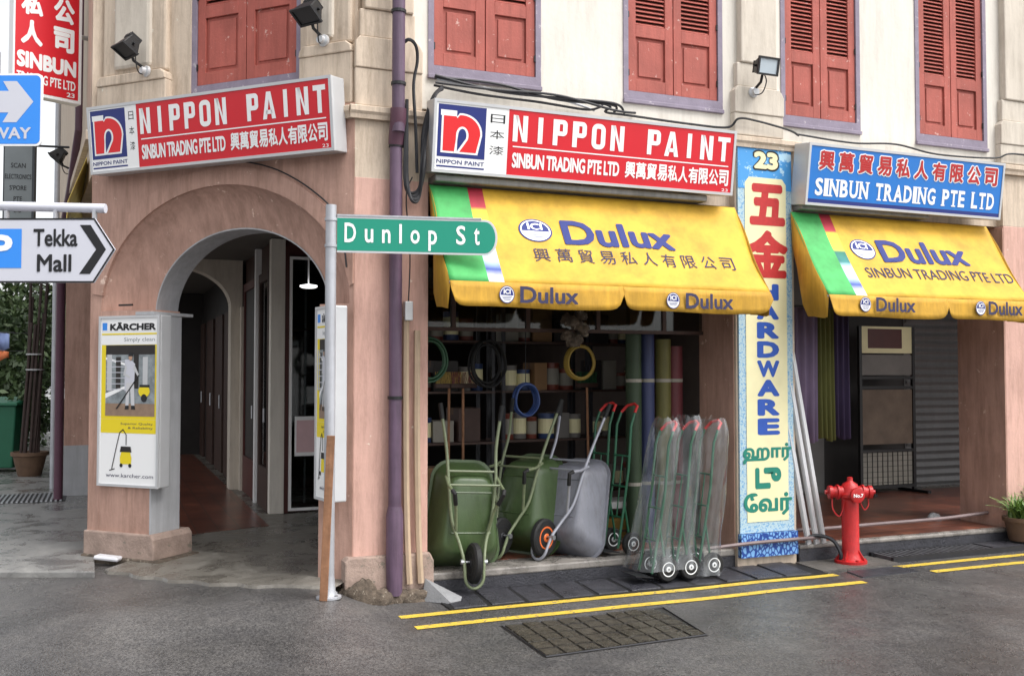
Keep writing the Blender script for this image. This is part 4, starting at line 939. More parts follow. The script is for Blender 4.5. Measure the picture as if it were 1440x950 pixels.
    strokes([[(.62, .6), (.62, .85), (.5, .98), (.38, .9), (.25, .5), (.1, .0)], [(.02, -.04), (.2, .0)]], cx - .17 * f, cx + .11 * f, cz - .09, cz + .23, y - .003, .004, 'ink', t)
    lettering('www.karcher.com', .09, w - .05, .075, .105, y - .002, M['duluxdk'], t, 0)
def posterbox(label, w, h, d, loc, rz):
    t = thing('poster_light_box', label, 'light box', loc, rz, 'poster light boxes')
    MB().box(0, w, -d + .01, 0, 0, h).build('casing', M['alup'], t, bevel=.01)
    fw = .02; MB().box(0, w, -d - .008, -d + .009, 0, fw).box(0, w, -d - .008, -d + .009, h - fw, h).box(0, fw, -d - .008, -d + .009, fw, h - fw).box(w - fw, w, -d - .008, -d + .009, fw, h - fw).build('frame', M['alup'], t)
    MB().box(fw, w - fw, -d, -d + .0095, fw, h - fw).build('face', M['white'], t)
    karcher(t, w, h, -d); return t
posterbox('white upright poster light box on the pier left of the arch', .625, 1.36, .13, FB @ Vector((-2.372, .10, .735)), -45)
posterbox('white upright poster light box behind the street name pole', .30, 1.38, .115, (1.515, .19, .735), -79)
# cable from the box across the arch
def cable(name, label, path, r, parent=None, m='cable', sm=8, cat='cable', group=None):
    # Catmull-Rom smoothing
    P = [Vector(p) for p in path]; out = []
    for i in range(len(P) - 1):
        p0 = P[max(i - 1, 0)]; p1 = P[i]; p2 = P[i + 1]; p3 = P[min(i + 2, len(P) - 1)]
        for k in range(sm):
            q = k / sm; out.append(.5 * ((2 * p1) + (-p0 + p2) * q + (2 * p0 - 5 * p1 + 4 * p2 - p3) * q * q + (-p0 + 3 * p1 - 3 * p2 + p3) * q ** 3))
    out.append(P[-1]); o = MB().tube(out, r, 6).build(name, M[m], parent, smooth=True)
    if label: tag(o, label, cat, group)
    return o
b = lambda x, y, z: tuple(FB @ Vector((x, y, z)))
cable('cable', 'thin black cable arching over the top of the arch', [b(-1.5, -.02, 3.26), b(-1.1, -.02, 3.26), b(-.7, -.02, 3.17), b(-.35, -.02, 2.98), b(-.12, -.02, 2.75), b(-.05, -.02, 2.4)], .006)

# ================================================================== PIPES AND CABLES
t = thing('downpipe', 'lilac painted downpipe on the corner column from ground to roof', 'downpipe', (1.93, -.07, 0))
MB().tube([(0, 0, .10), (0, 0, 3.38)], .047, 16).build('pipe', M['purple'], t, smooth=True)
MB().tube([(0, -.055, 3.38), (0, -.055, 6.6)], .047, 16).build('pipe', M['purple'], t, smooth=True)
MB().tube([(0, 0, 3.3), (0, -.012, 3.36), (0, -.05, 3.47), (0, -.055, 3.55)], .058, 16).build('elbow', M['purpdark'], t, smooth=True)
MB().tube([(0, 0, .05), (0, 0, .30), (0, 0, .62), (0, 0, .68)], [.056, .062, .062, .05], 16).build('pipe_foot', M['purple'], t, smooth=True)
for z in (.32, 1.45, 2.72, 3.28): MB().tube([(0, 0, z), (0, 0, z + .022)], .055, 16).build('clamp', M['black'], t)
for z in (3.72, 4.25): MB().tube([(0, -.055, z), (0, -.055, z + .022)], .055, 16).build('clamp', M['black'], t)
for i, (x, lab) in enumerate(((2.02, 'beige conduit pipe next to the lilac downpipe'), (2.105, 'beige conduit pipe at the right edge of the corner column'))):
    cable('conduit', lab, [(x + .02, -.075, .12), (x + .008, -.05, .5), (x, -.035, 1.2), (x, -.035, 2.05 - .1 * i)], .024, m='beigepipe', cat='pipe', group='beige conduits on the corner column')
t = thing('junction_box', 'small grey junction box with hanging wire on the corner column', 'junction box', (2.03, -.03, 2.02))
MB().box(-.03, .03, -.05, .02, 0, .14).build('box', M['alup'], t, bevel=.006)
cable('wire', None, [(0, -.03, .14), (.01, -.03, .5), (-.02, -.03, .9), (.02, -.05, 1.05)], .005, t)
random.seed(11)
labs = ['thick black cable looping from the cornice beside the downpipe', 'second black cable of the hanging bundle left of the red light box', 'lowest drooping black cable loop beside the downpipe', 'black cable running close against the downpipe and bundle']
for i in range(4):
    o_ = i * .022
    cable('cable', labs[i], [(2.30, -.02, 3.78 - o_ * .3), (2.20, -.08 - o_, 3.66), (2.12 + o_ * .4, -.12, 3.4), (2.11 + .02 * math.sin(i * 2), -.12 - o_, 3.15), (2.09, -.12, 2.98 - o_), (2.02, -.10 - o_, 2.95 - o_), (1.985 + o_ * .3, -.11, 3.05), (1.985 + o_ * .2, -.12, 3.35), (1.99, -.14, 3.62)], .013 - .002 * (i % 2), group='hanging cables by the downpipe')
cable('cable', 'black cable hooping out of the lilac downpipe at the pilaster', [(1.95, -.10, 4.02), (2.0, -.14, 4.06), (2.06, -.12, 4.03), (2.085, -.08, 3.93), (2.06, -.07, 3.75), (2.07, -.09, 3.45), (2.08, -.1, 3.1)], .013)
cable('cable', 'black cable sagging along the wall below the left shuttered windows', [(2.24, -.0, 3.79), (2.6, .0, 3.76), (3.1, .01, 3.755), (3.5, .0, 3.735), (3.62, -.02, 3.76), (3.66, -.02, 3.79), (3.72, -.02, 3.77), (3.68, -.01, 3.73), (3.9, .01, 3.73), (4.5, .01, 3.715), (4.85, .0, 3.72), (4.93, -.05, 3.79), (5.1, -.05, 3.79), (5.45, -.04, 3.745), (5.6, .01, 3.72)], .010)
cable('cable', 'grey cable laid along the ledge under the second upper window', [(2.26, -.01, 3.835), (2.8, .0, 3.805), (3.3, .0, 3.79), (3.6, .03, 3.745)], .010, m='pole')
for i_, lb_ in enumerate(('dark cable strand uppermost in the bundle under the second upper window', 'dark cable strand lowest in the bundle under the second upper window', 'dark cable strand wavering across the bundle under the second upper window')):
    cable('cable', lb_, [(2.24 + .5 * k, -.015 - .012 * i_, 3.845 - .018 * k + .028 * math.sin(k * 2.1 + i_ * 2) - .012 * i_) for k in range(4)] + [(3.78 + .1 * i_, .04, 3.745 + .01 * i_)], .010, group='cable bundle under the second upper window')
cable('cable', 'black cable running along the wall above the blue light box', [(5.6, .01, 3.73), (6.2, .015, 3.71), (6.7, .01, 3.74), (7.2, .01, 3.69), (7.9, .0, 3.71), (8.1, -.04, 3.76), (8.6, -.03, 3.76)], .009)
t = thing('downpipe', 'dark purple downpipe at the far right beyond the last pilaster', 'downpipe', (8.47, -.02, 2.0))
MB().tube([(0, 0, 1.6), (0, 0, 4.6)], .055, 14).build('pipe', M['purple'], t, smooth=True)
MB().tube([(0, 0, 1.6), (0, .0, 1.66)], .065, 14).build('clamp', M['black'], t)

# ================================================================== FLOODLIGHTS
def flood(label, loc, rz, tilt, pale=False):
    t = thing('floodlight', label, 'floodlight', loc, rz, 'wall floodlights')
    T = Matrix.Rotation(R(tilt), 4, 'X')
    T = Matrix.Translation((0, -.16, .16)) @ T
    h = MB().add([(-.10, -.06, -.07), (.10, -.06, -.07), (.10, -.06, .07), (-.10, -.06, .07), (-.06, .06, -.04), (.06, .06, -.04), (.06, .06, .04), (-.06, .06, .04)], [(0, 1, 2, 3), (4, 7, 6, 5), (0, 4, 5, 1), (1, 5, 6, 2), (2, 6, 7, 3), (3, 7, 4, 0)]).build('housing', M['black'], t, M4=T, bevel=.008)
    for k in range(5): MB().box(-.05 + k * .025 - .003, -.05 + k * .025 + .003, .045, .08, -.05, .05).build('cooling_fin', M['black'], t, M4=T)
    MB().box(-.105, .105, -.075, -.058, -.075, -.06).box(-.105, .105, -.075, -.058, .06, .075).box(-.105, -.088, -.075, -.058, -.06, .06).box(.088, .105, -.075, -.058, -.06, .06).build('bezel', M['black'], t, M4=T)
    MB().box(-.088, .088, -.066, -.0605, -.06, .06).build('lens', M['lampglass' if pale else 'black'], t, M4=T)
    MB().box(-.11, .11, -.02, .0, -.008, .008).build('yoke', M['black'], t, M4=T)
    MB().tube([(0, -.16, .14), (0, -.12, .04), (0, -.03, .0)], .012, 8).build('arm', M['black'], t)
    MB().lathe([(.045, 0), (.045, -.02), (.03, -.03), (.03, -.06)], (0, 0, -.02), 'y', 16).build('junction', M['alup'], t, smooth=True)
    cable('wire', None, [(.03, -.12, .12), (.05, -.13, .05), (.03, -.1, -.04), (.0, -.05, -.05), (0, -.02, -.02)], .005, t)
    return t
flood('black floodlight on the pilaster above the left end of the tilted sign', FB @ Vector((-1.93, 0, 4.07)), -45 - 20, -150 + 180 + 28)
flood('black floodlight above the right end of the tilted sign', FB @ Vector((-.26, 0, 4.10)), -45 - 10, 55)
t = flood('grey faced floodlight on the pilaster above the painted pillar', (5.1, -.01, 4.06), 0, 12, True)
flood('black floodlight on the side street front left of the arch', (-.36, 5.0, 3.9), -95, 50)

# ================================================================== STREET NAME POLE
zp = gh(1.41, -.29)
t = thing('street_name_sign', 'green street name plate on a grey pole in front of the arch', 'street sign', (1.41, -.29, zp))
top = 2.79 - zp
MB().tube([(0, 0, 0), (0, 0, top)], .037, 20).build('pole', M['pole'], t, smooth=True)
MB().lathe([(.085, 0), (.085, .012), (.06, .02), (.045, .05), (.040, .12), (.037, .15)], (0, 0, 0), 'z', 22).build('pole_base', M['pole'], t, smooth=True)
for q in range(4): MB().lathe([(.011, .012), (.011, .026)], (.07 * math.cos(q * 1.57 + .6), .07 * math.sin(q * 1.57 + .6), 0), 'z', 6).build('bolt', M['alu'], t)
TS = Matrix.Translation((.04, -.01, 2.465 - zp)) @ Matrix.Rotation(R(-12), 4, 'Z')
pl = [(0, 0), (1.03, .0)] + [(1.03 + .085 * math.sin(R(q)), .125 - .125 * math.cos(R(q))) for q in range(15, 180, 15)] + [(1.03, .25), (0, .25)]
MB().poly(pl, -.006, .012).build('plate', M['alup'], t, M4=TS)
ins = [(.0, .014), (1.025, .014)] + [(1.025 + .075 * math.sin(R(q)), .125 - .111 * math.cos(R(q))) for q in range(15, 180, 15)] + [(1.025, .236), (0, .236)]
flat(ins, -.0075, 'plate_face', M['tgrn'], t, TS)
MB().box(.0, 1.0, -.012, -.006, .25, .262).build('edge_rail', M['pole'], t, M4=TS)
x = .05
for ch, w in (('D', .078), ('u', .058), ('n', .058), ('l', .018), ('o', .064), ('p', .060), (' ', .045), ('S', .066), ('t', .040)):
    if ch != ' ':
        zb = {'p': .022}.get(ch, .07); zt = {'u': .165, 'n': .165, 'o': .166, 'p': .165, 't': .19}.get(ch, .205)
        lettering(ch, x, x + w, zb, zt, -.009, M['white'], t, .016, M4=TS)
    x += w + (.06 if ch != ' ' else .03)
for z in (2.50 - zp, 2.68 - zp): MB().lathe([(.043, z), (.043, z + .02)], (0, 0, 0), 'z', 20).build('clamp', M['pole'], t)
t = thing('wooden_plank', 'orange-brown timber plank leaning against the street name pole', 'plank', (1.36, -.36, gh(1.36, -.36)))
pk = MB().box(-.026, .026, -.012, .012, 0, 1.1).build('board', M['wood'], t, bevel=.002); pk.rotation_euler = (R(-.4), R(2.2), R(-22))

# ================================================================== WHEELBARROWS
def rrect(hw0, hw1, z0, z1, r, y, n=6):
    """rounded trapezoid in x,z: half width hw0 at z0, hw1 at z1"""
    pts = []
    for cx, cz, a0 in ((hw0 - r, z0 + r, -90), (hw1 - r, z1 - r, 0), (-hw1 + r, z1 - r, 90), (-hw0 + r, z0 + r, 180)):
        for k in range(n + 1): a = R(a0 + 90 * k / n); pts.append((cx + r * math.cos(a), y, cz + r * math.sin(a)))
    return pts
def wheel(parent, c, rad, w, rim, axis='x', n=28, name='wheel'):
    prof = [(rad * .58, -w / 2), (rad * .9, -w / 2), (rad, -w * .28), (rad, w * .28), (rad * .9, w / 2), (rad * .62, w / 2)]
    tyre = MB().lathe(prof, c, axis, n).build(name, M['rubber'], parent, smooth=True)
    MB().lathe([(rad * .60, -w * .4), (rad * .60, -w * .52), (rad * .52, -w * .52), (rad * .46, -w * .38), (rad * .26, -w * .42), (rad * .2, -w * .6), (rad * .1, -w * .62), (rad * .1, w * .62), (rad * .2, w * .6), (rad * .26, w * .42), (rad * .46, w * .38), (rad * .52, w * .52), (rad * .60, w * .52), (rad * .60, w * .4)], c, axis, n).build('rim', M[rim], tyre, smooth=True)
    for k in range(6 if rim == 'orange' else 0):
        a = k * math.pi / 3; u, v = math.cos(a) * rad * .34, math.sin(a) * rad * .34
        for sgn in (-1, 1):
            h = sgn * w * .34
            p = {'x': (h, u, v), 'y': (u, h, v)}[axis]
            MB().lathe([(rad * .07, -.002), (rad * .07, .002)], tuple(a_ + b_ for a_, b_ in zip(c, p)), axis, 8).build('rim_hole', M['black'], tyre)
    return tyre
def wheelbarrow(label, loc, rz, lean, body, tube, rim, tilt=0):
    t = thing('wheelbarrow', label, 'wheelbarrow', loc, rz, 'wheelbarrows parked upright in the shop opening', rx=lean)
    t.rotation_euler.y = R(tilt)
    loops = [rrect(.31, .24, .12, .93, .15, .18), rrect(.325, .255, .105, .945, .155, .185), rrect(.325, .255, .105, .945, .155, .17), rrect(.305, .235, .125, .925, .145, .168), rrect(.285, .22, .15, .895, .13, .10), rrect(.26, .205, .18, .865, .12, .03), rrect(.24, .19, .21, .84, .11, -.03), rrect(.215, .172, .24, .815, .10, -.072), rrect(.19, .155, .27, .79, .085, -.088)]
    n = len(loops[0]); vs = [p for l in loops for p in l]; fs = []
    for i in range(len(loops) - 1):
        for k in range(n): fs.append((i * n + k, i * n + (k + 1) % n, (i + 1) * n + (k + 1) % n, (i + 1) * n + k))
    fs.append(tuple((len(loops) - 1) * n + k for k in range(n)))
    tr = MB().add(vs, fs).build('tray', M[body], t, smooth=True); so = tr.modifiers.new('thickness', 'SOLIDIFY'); so.thickness = .003; so.offset = -1
    # pressed ribs across the flat bottom
    for z in (.70, .40): MB().tube([(-.16, -.087, z), (.16, -.087, z)], .006, 6).build('tray_rib', M[body], tr, smooth=True)
    R_ = .0125
    for s_ in (-1, 1):
        path = [(s_ * .25, -.02, 1.36), (s_ * .20, -.05, 1.05), (s_ * .185, -.10, .78), (s_ * .155, -.11, .50), (s_ * .105, -.15, .34), (s_ * .08, -.20, .22), (s_ * .072, -.22, .12)]
        cv = [Vector(p) for p in path]; out = []
        for i in range(len(cv) - 1):
            p0 = cv[max(i - 1, 0)]; p1 = cv[i]; p2 = cv[i + 1]; p3 = cv[min(i + 2, len(cv) - 1)]
            for k in range(6):
                q = k / 6; out.append(.5 * ((2 * p1) + (-p0 + p2) * q + (2 * p0 - 5 * p1 + 4 * p2 - p3) * q * q + (-p0 + 3 * p1 - 3 * p2 + p3) * q ** 3))
        out.append(cv[-1])
        rail = MB().tube(out, R_, 10).build('rail', M[tube], t, smooth=True)
        MB().tube([(s_ * .25, -.02, 1.37), (s_ * .232, -.03, 1.25)], .019, 10).build('grip', M['rubber'], rail, smooth=True)
        lg = MB().tube([(s_ * .20, -.075, .82), (s_ * .205, -.17, .76), (s_ * .20, -.27, .72), (s_ * .19, -.28, .70), (s_ * .15, -.20, .58), (s_ * .125, -.13, .42)], .012, 8).build('leg', M[tube], t, smooth=True)
        MB().tube([(s_ * .2, -.26, .725), (s_ * .19, -.29, .70), (s_ * .165, -.235, .62)], .0165, 10).build('leg_sleeve', M['rubber'], lg, smooth=True)
        MB().lathe([(.02, -.012), (.02, .012)], (s_ * .09, -.20, .20), 'x', 10).build('axle_clamp', M['alu'], t)
    MB().tube([(-.072, -.22, .12)] + [(-.072 * math.cos(R(q)), -.225, .10 - .09 * math.sin(R(q))) for q in range(0, 181, 15)] + [(.072, -.22, .12)], .012, 10).build('front_loop', M[tube], t, smooth=True)
    MB().tube([(-.2, -.17, .76), (.2, -.17, .76)], .009, 8).build('cross_brace', M[tube], t, smooth=True)
    MB().tube([(-.2, -.08, .86), (.2, -.08, .86)], .010, 8).build('cross_brace', M[tube], t, smooth=True)
    MB().tube([(-.1, -.20, .20), (.1, -.20, .20)], .009, 8).build('axle', M['alu'], t)
    wheel(t, (0, -.20, .19), .15, .058, rim)
    return t
wheelbarrow('green wheelbarrow with its tray underside facing the road and a black wheel', (2.53, .10, .03), -3, -4, 'grnbarrow', 'grntube', 'iron', 3)
wheelbarrow('green wheelbarrow turned sideways, squeezed between the front green one and the grey one', (3.03, .42, .10), -58, -17, 'grnbarrow', 'grntube', 'iron', 0)
wheelbarrow('grey wheelbarrow with an orange wheel rim leaning right of the green ones', (3.34, .27, .085), -62, -20, 'grybarrow', 'grytube', 'orange', 0)

# ================================================================== HAND TRUCKS
def handtruck(label, loc, rz, lean=5, wrapped=False):
    t = thing('hand_truck', label, 'hand truck', loc, rz, 'green hand trucks by the pillar', rx=lean)
    hw = .11
    for s_ in (-1, 1):
        MB().tube([(s_ * hw * .85, -.02, .05), (s_ * hw * .85, .0, .35), (s_ * hw * .85, .015, .7), (s_ * hw * .85, .0, 1.05), (s_ * hw * .8, .03, 1.16)], .011, 10).build('rail', M['htgreen'], t, smooth=True)
        MB().tube([(s_ * hw * .85, -.0, .42), (s_ * hw * .85, .07, .20), (s_ * hw * .85, .09, .10)], .009, 8).build('wheel_strut', M['htgreen'], t, smooth=True)
        wheel(t, (s_ * (hw + .02), .09, .10), .095, .045, 'rimwhite', 'x', 24)
    MB().tube([(-hw * .8, .03, 1.16), (-hw * .6, .07, 1.22), (0, .09, 1.24), (hw * .6, .07, 1.22), (hw * .8, .03, 1.16)], .012, 10).build('handle', M['redink'], t, smooth=True)
    for z in (.30, .55, .80): MB().tube([(-hw * .85, .0, z), (hw * .85, .0, z)], .008, 8).build('rung', M['htgreen'], t)
    MB().tube([(0, .01, .30), (0, .015, .80)], .006, 6).build('centre_bar', M['htgreen'], t)
    MB().tube([(-hw - .02, .09, .10), (hw + .02, .09, .10)], .008, 8).build('axle', M['alu'], t)
    MB().box(-hw, hw, -.17, -.01, .02, .026).build('toe_plate', M['iron'], t)
    return t
tr = [('wrapped hand truck nearest the wheelbarrows, white wheel hub facing the road', (3.93, -.20, .035)), ('wrapped hand truck in the middle of the row of three', (4.14, -.19, .035)), ('wrapped hand truck nearest the painted pillar', (4.36, -.18, .035))]
for lb, lo in tr: handtruck(lb, lo, -88, -8)
handtruck('unwrapped green hand truck farthest left, half hidden behind the wrapped row', (3.80, .50, .16), -78, -7)
handtruck('unwrapped green hand truck between the grey wheelbarrow and the wrapped row', (3.86, .24, .16), -80, -7)
# crumpled plastic film round each of the three
def film(label, loc, seed, wx, wy, h):
    rnd = random.Random(seed); n = 40; m = 34; vs = []
    for j in range(m + 1):
        v = j / m; z = -.0 + h * v
        fl = 1 + .35 * math.exp(-v * 9) - .16 * v - .22 * max(0, (v - .90) / .10) ** 1.5
        for i in range(n):
            a = 2 * math.pi * i / n; r = (abs(math.cos(a)) ** 3 + abs(math.sin(a)) ** 3) ** (-1 / 3)
            d = 1 + .17 * noise.noise(Vector((math.cos(a) * 2.2 + seed, math.sin(a) * 2.2, z * 1.6))) + .09 * noise.noise(Vector((math.cos(a) * 7, math.sin(a) * 7 + seed, z * 3))) + .05 * noise.noise(Vector((a * 12, z * 9, seed)))
            vs.append((math.cos(a) * r * wx * d * fl + .17 * v - .01, math.sin(a) * r * wy * d * fl, z + .05 * v * noise.noise(Vector((a * 2, seed, 5)))))
    fs = [(j * n + i, j * n + (i + 1) % n, (j + 1) * n + (i + 1) % n, (j + 1) * n + i) for j in range(m) for i in range(n)]
    o = MB().add(vs, fs).build('plastic_wrap', M['film'], None, smooth=False); o.location = loc
    for p in o.data.polygons: p.use_smooth = True
    return tag(o, label, 'plastic wrap', 'plastic wraps over the hand trucks')
film('crumpled clear plastic sheet over the hand truck nearest the wheelbarrows', (3.95, -.20, .12), 4, .125, .15, 1.16)
film('crumpled clear plastic sheet over the middle hand truck', (4.17, -.19, .12), 9, .125, .15, 1.18)
film('crumpled clear plastic sheet over the hand truck nearest the painted pillar', (4.42, -.18, .05), 15, .125, .15, 1.22)

# ================================================================== LEANING RAILS, BENT PIPE
for i, (xb, yb_, xt) in enumerate(((5.64, -.02, 5.46), (5.72, -.03, 5.55), (5.80, -.02, 5.63))):
    lb = ('white aluminium rail leaning closest to the painted panel', 'white aluminium rail in the middle of three leaning right of the painted panel', 'white aluminium rail leaning nearest the hydrant')[i]
    t = thing('leaning_rail', lb, 'rail', (xb, yb_, .158), 0, 'white rails leaning beside the painted panel')
    ln = 1.9 + .15 * i; o = MB().box(-.026, .026, -.012, .012, 0, ln).box(-.020, -.006, -.020, -.0121, 0.02, ln - .02).build('profile', M['alup'], t); o.rotation_euler = (R(-3), math.atan2(xt - xb, 1) , R(10))
cable('bent_pipe', 'black bent hose end hooked over the kerb beside the hydrant', [(5.58, -.02, .20), (5.70, -.06, .235), (5.80, -.14, .20), (5.83, -.2, .10), (5.83, -.2, .02)], .017, cat='pipe', m='iron')
cable('kerb_pipe', 'long grey pipe running above the kerb from the painted panel to the right pier', [(5.56, .12, .26), (5.9, .14, .25), (6.6, .17, .25), (7.4, .2, .25), (8.0, .22, .27)], .017, cat='pipe', m='dullpipe')
cable('floor_pipe', 'short dark pipe crossing the floor edge left of the hydrant', [(4.6, -.03, .19), (5.0, -.07, .215), (5.5, -.07, .22), (5.75, -.03, .21)], .016, cat='pipe', m='dullpipe')

# ================================================================== HYDRANT
t = thing('fire_hydrant', 'red pillar fire hydrant with side outlets at the kerb', 'fire hydrant', (5.93, -.21, .014))
hr = .072
MB().lathe([(.135, 0), (.135, .022), (.10, .03), (.085, .06), (hr, .09), (hr, .54), (.085, .55), (.085, .575), (.08, .58), (.078, .60)], (0, 0, 0), 'z', 28).build('barrel', M['hydred'], t, smooth=True)
MB().lathe([(.078, .54), (.098, .56), (.098, .585), (.085, .60), (.08, .63), (.062, .67), (.03, .69), (.024, .70), (.024, .725), (.010, .73)], (0, 0, 0), 'z', 24).build('bonnet', M['hydred'], t, smooth=True)
for s_, z, nm in ((-1, .60, 'outlet'), (1, .60, 'outlet')):
    T = Matrix.Rotation(R(-22 if s_ > 0 else 180 - 22), 4, 'Z')
    o = MB().lathe([(.052, .03), (.052, .10), (.064, .10), (.064, .115), (.05, .12), (.045, .15), (.056, .155), (.056, .185), (.04, .19), (.018, .195), (.018, .215)], (0, 0, z), 'x', 18).build(nm, M['hydred'], t, smooth=True, M4=T)
T = Matrix.Rotation(R(-10), 4, 'Z')
fo = MB().lathe([(.05, -.04), (.05, -.095), (.064, -.10), (.064, -.125), (.045, -.13)], (0, 0, .585), 'y', 18).build('front_outlet', M['hydred'], t, smooth=True, M4=T)
lettering('No.7', -.045, .045, .57, .60, -.133, M['white'], t, .03, M4=T)
for q in range(6): MB().lathe([(.012, .02), (.012, .04)], (.112 * math.cos(q * 1.047 + .3), .112 * math.sin(q * 1.047 + .3), 0), 'z', 6).build('bolt', M['hydred'], t)
for q in range(4):
    T = Matrix.Rotation(q * 1.5708 + .5, 4, 'Z'); MB().add([(.068, -.006, .02), (.13, -.006, .02), (.068, -.006, .12), (.068, .006, .02), (.13, .006, .02), (.068, .006, .12)], [(0, 1, 2), (3, 5, 4), (0, 3, 4, 1), (1, 4, 5, 2)]).build('base_rib', M['hydred'], t, M4=T)
cable('chain', None, [(-.15, .05, .56), (-.16, .03, .46), (-.12, 0, .40), (-.085, -.01, .46), (-.08, -.02, .52)], .006, t, m='hydred')
cable('chain', None, [(.15, -.05, .56), (.145, -.06, .49), (.11, -.05, .45), (.08, -.03, .52)], .006, t, m='hydred')

# ================================================================== POT PLANTS, SMALL ITEMS
def potplant(label, loc, r=.14, h=.22, n=60, seed=1, lh=.28, pm='terra'):
    t = thing('potted_plant', label, 'potted plant', loc, 0, 'potted plants by the right pier'); rnd = random.Random(seed)
    MB().lathe([(r * .68, 0), (r * .72, .01), (r * .95, h * .82), (r * 1.08, h * .83), (r * 1.1, h), (r * .98, h), (r * .92, h * .86)], (0, 0, 0), 'z', 24, cap=False).add([(r * .95 * math.cos(a * .314), r * .95 * math.sin(a * .314), h * .86) for a in range(20)], [tuple(range(20))]).build('pot', M[pm], t, smooth=True)
    mb = MB()
    for i in range(n):
        a = rnd.uniform(0, 6.28); sp = rnd.uniform(.3, 1); ln = lh * rnd.uniform(.6, 1.1); w = rnd.uniform(.008, .016)
        px_, py_ = rnd.uniform(-.5, .5) * r, rnd.uniform(-.5, .5) * r; vs = []
        for k in range(6):
            q = k / 5; d = sp * ln * q * (.4 + .6 * q); z = h * .9 + ln * (q - .55 * sp * q * q)
            ww = w * (1 - q ** 2) + .001; vs += [(px_ + d * math.cos(a) - ww * math.sin(a), py_ + d * math.sin(a) + ww * math.cos(a), z), (px_ + d * math.cos(a) + ww * math.sin(a), py_ + d * math.sin(a) - ww * math.cos(a), z + .003)]
        mb.add(vs, [(2 * k, 2 * k + 1, 2 * k + 3, 2 * k + 2) for k in range(5)])
    mb.build('foliage', M['leaf2'], t, recalc=False); return t
potplant('bushy green potted plant in a brown pot before the right pier', (8.0, -.16, .06), .15, .22, 130, 3)
potplant('taller potted plant at the right edge of the picture', (8.32, -.10, .06), .14, .22, 90, 8, .40, 'terra')
o = lump(0, 0, .07, .06, .055, 31, 'peelconc', 'loose_brick'); o.parent = None; o.location = (7.72, .62, .17); tag(o, 'broken lump of concrete on the floor beside the right pier', 'rubble')
bm_ = MB().box(-.10, .10, -.05, .05, 0, .035).build('foil_package', M['bag'], None, bevel=.015); q = FB @ Vector((-2.18, -.10, .165)); bm_.location = q; bm_.rotation_euler = (0, .1, R(-25)); tag(bm_, 'crumpled white foil package lying at the foot of the left plinth', 'litter')
t = thing('ceiling_lamp', 'lit round white lamp under the walkway ceiling behind the arch', 'lamp', (1.86, 2.9, 3.07))
MB().tube([(0, 0, 0), (0, 0, -.56)], .008, 6).build('rod', M['white'], t)
MB().lathe([(.06, -.585), (.085, -.575), (.085, -.56), (.03, -.55)], (0, 0, 0), 'z', 20).build('diffuser', M['lit'], t, smooth=True)
t = thing('notice', 'pink and white paper notice stuck inside the glazed corner window', 'notice', (1.86, 3.63, .75))
MB().box(0, .34, -.004, .0, 0, .42).build('sheet', M['white'], t); flat(rect(.02, .32, .04, .38), -.0045, 'print', mat('print pale pink', srgb(226, 190, 194), .6, var=.1), t)

# ================================================================== LEFT STREET: SIGNS
RZ = -22.36
t = thing('direction_sign', 'pale grey arrow sign to the mall under a white tube bracket', 'direction sign', (-.54, -1.35, 0), RZ)
MB().tube([(-.035, .04, .0), (-.035, .04, 3.3)], .03, 14).build('post', M['pole'], t, smooth=True)
MB().tube([(-.3, .03, 2.505), (.555, .03, 2.485)], .024, 14).build('tube_arm', M['lgrey'], t, smooth=True)
out = [(-.16, 2.10), (.515, 2.10), (.62, 2.27), (.515, 2.43), (-.16, 2.43)]
MB().poly(out, -.006, .006).build('plate', M['lgrey'], t)
def frame_flat(o, w, y, name, m, parent):
    c = (sum(p[0] for p in o) / len(o), sum(p[1] for p in o) / len(o)); n = len(o); inn = []
    for i in range(n):
        a, b, c_ = Vector(o[i - 1]), Vector(o[i]), Vector(o[(i + 1) % n]); d1 = (b - a).normalized(); d2 = (c_ - b).normalized(); n1 = Vector((-d1.y, d1.x)); n2 = Vector((-d2.y, d2.x)); m_ = (n1 + n2); m_ = m_ / max(.3, m_.dot(n1)); inn.append(tuple(b + m_ * w))
    mb = MB()
    for i in range(n):
        j = (i + 1) % n; mb.add([(o[i][0], y, o[i][1]), (o[j][0], y, o[j][1]), (inn[j][0], y, inn[j][1]), (inn[i][0], y, inn[i][1])], [(0, 1, 2, 3)])
    return mb.build(name, M[m], parent, recalc=False)
frame_flat(out, .009, -.0075, 'border', 'ink', t)
flat([(.44, 2.145), (.495, 2.145), (.575, 2.27), (.495, 2.395), (.44, 2.395), (.525, 2.27)], -.0075, 'arrow', M['ink'], t)
lettering('Tekka', .205, .43, 2.285, 2.375, -.008, M['ink'], t, .022)
lettering('Mall', .225, .40, 2.155, 2.245, -.008, M['ink'], t, .022)
flat(rect(-.055, .145, 2.175, 2.375), -.0075, 'parking_square', M['owblue'], t)
lettering('P', -.01, .10, 2.205, 2.345, -.009, M['white'], t, .03)
for x in (.05, .3, .5): MB().box(x, x + .012, -.002, .03, 2.42, 2.47).build('clip', M['pole'], t)
t = thing('one_way_sign', 'blue one way plate with a white arrow at the left edge', 'traffic sign', (-.54, -1.35, 2.76), RZ)
MB().poly(rrect2 := [(x, z) for x, _, z in rrect(.26, .26, .03, .40, .03, 0)], -.05, -.042).build('plate', M['white'], t)
flat([(x, z) for x, _, z in rrect(.25, .25, .04, .39, .025, 0)], -.0512, 'plate_face', M['owblue'], t)
flat([(-.2, .20), (.09, .20), (.06, .15), (.13, .15), (.215, .255), (.13, .36), (.06, .36), (.09, .31), (-.2, .31)], -.0522, 'arrow', M['lgrey'], t)
lettering('ONE WAY', -.20, .205, .065, .125, -.0525, M['lgrey'], t, .03)
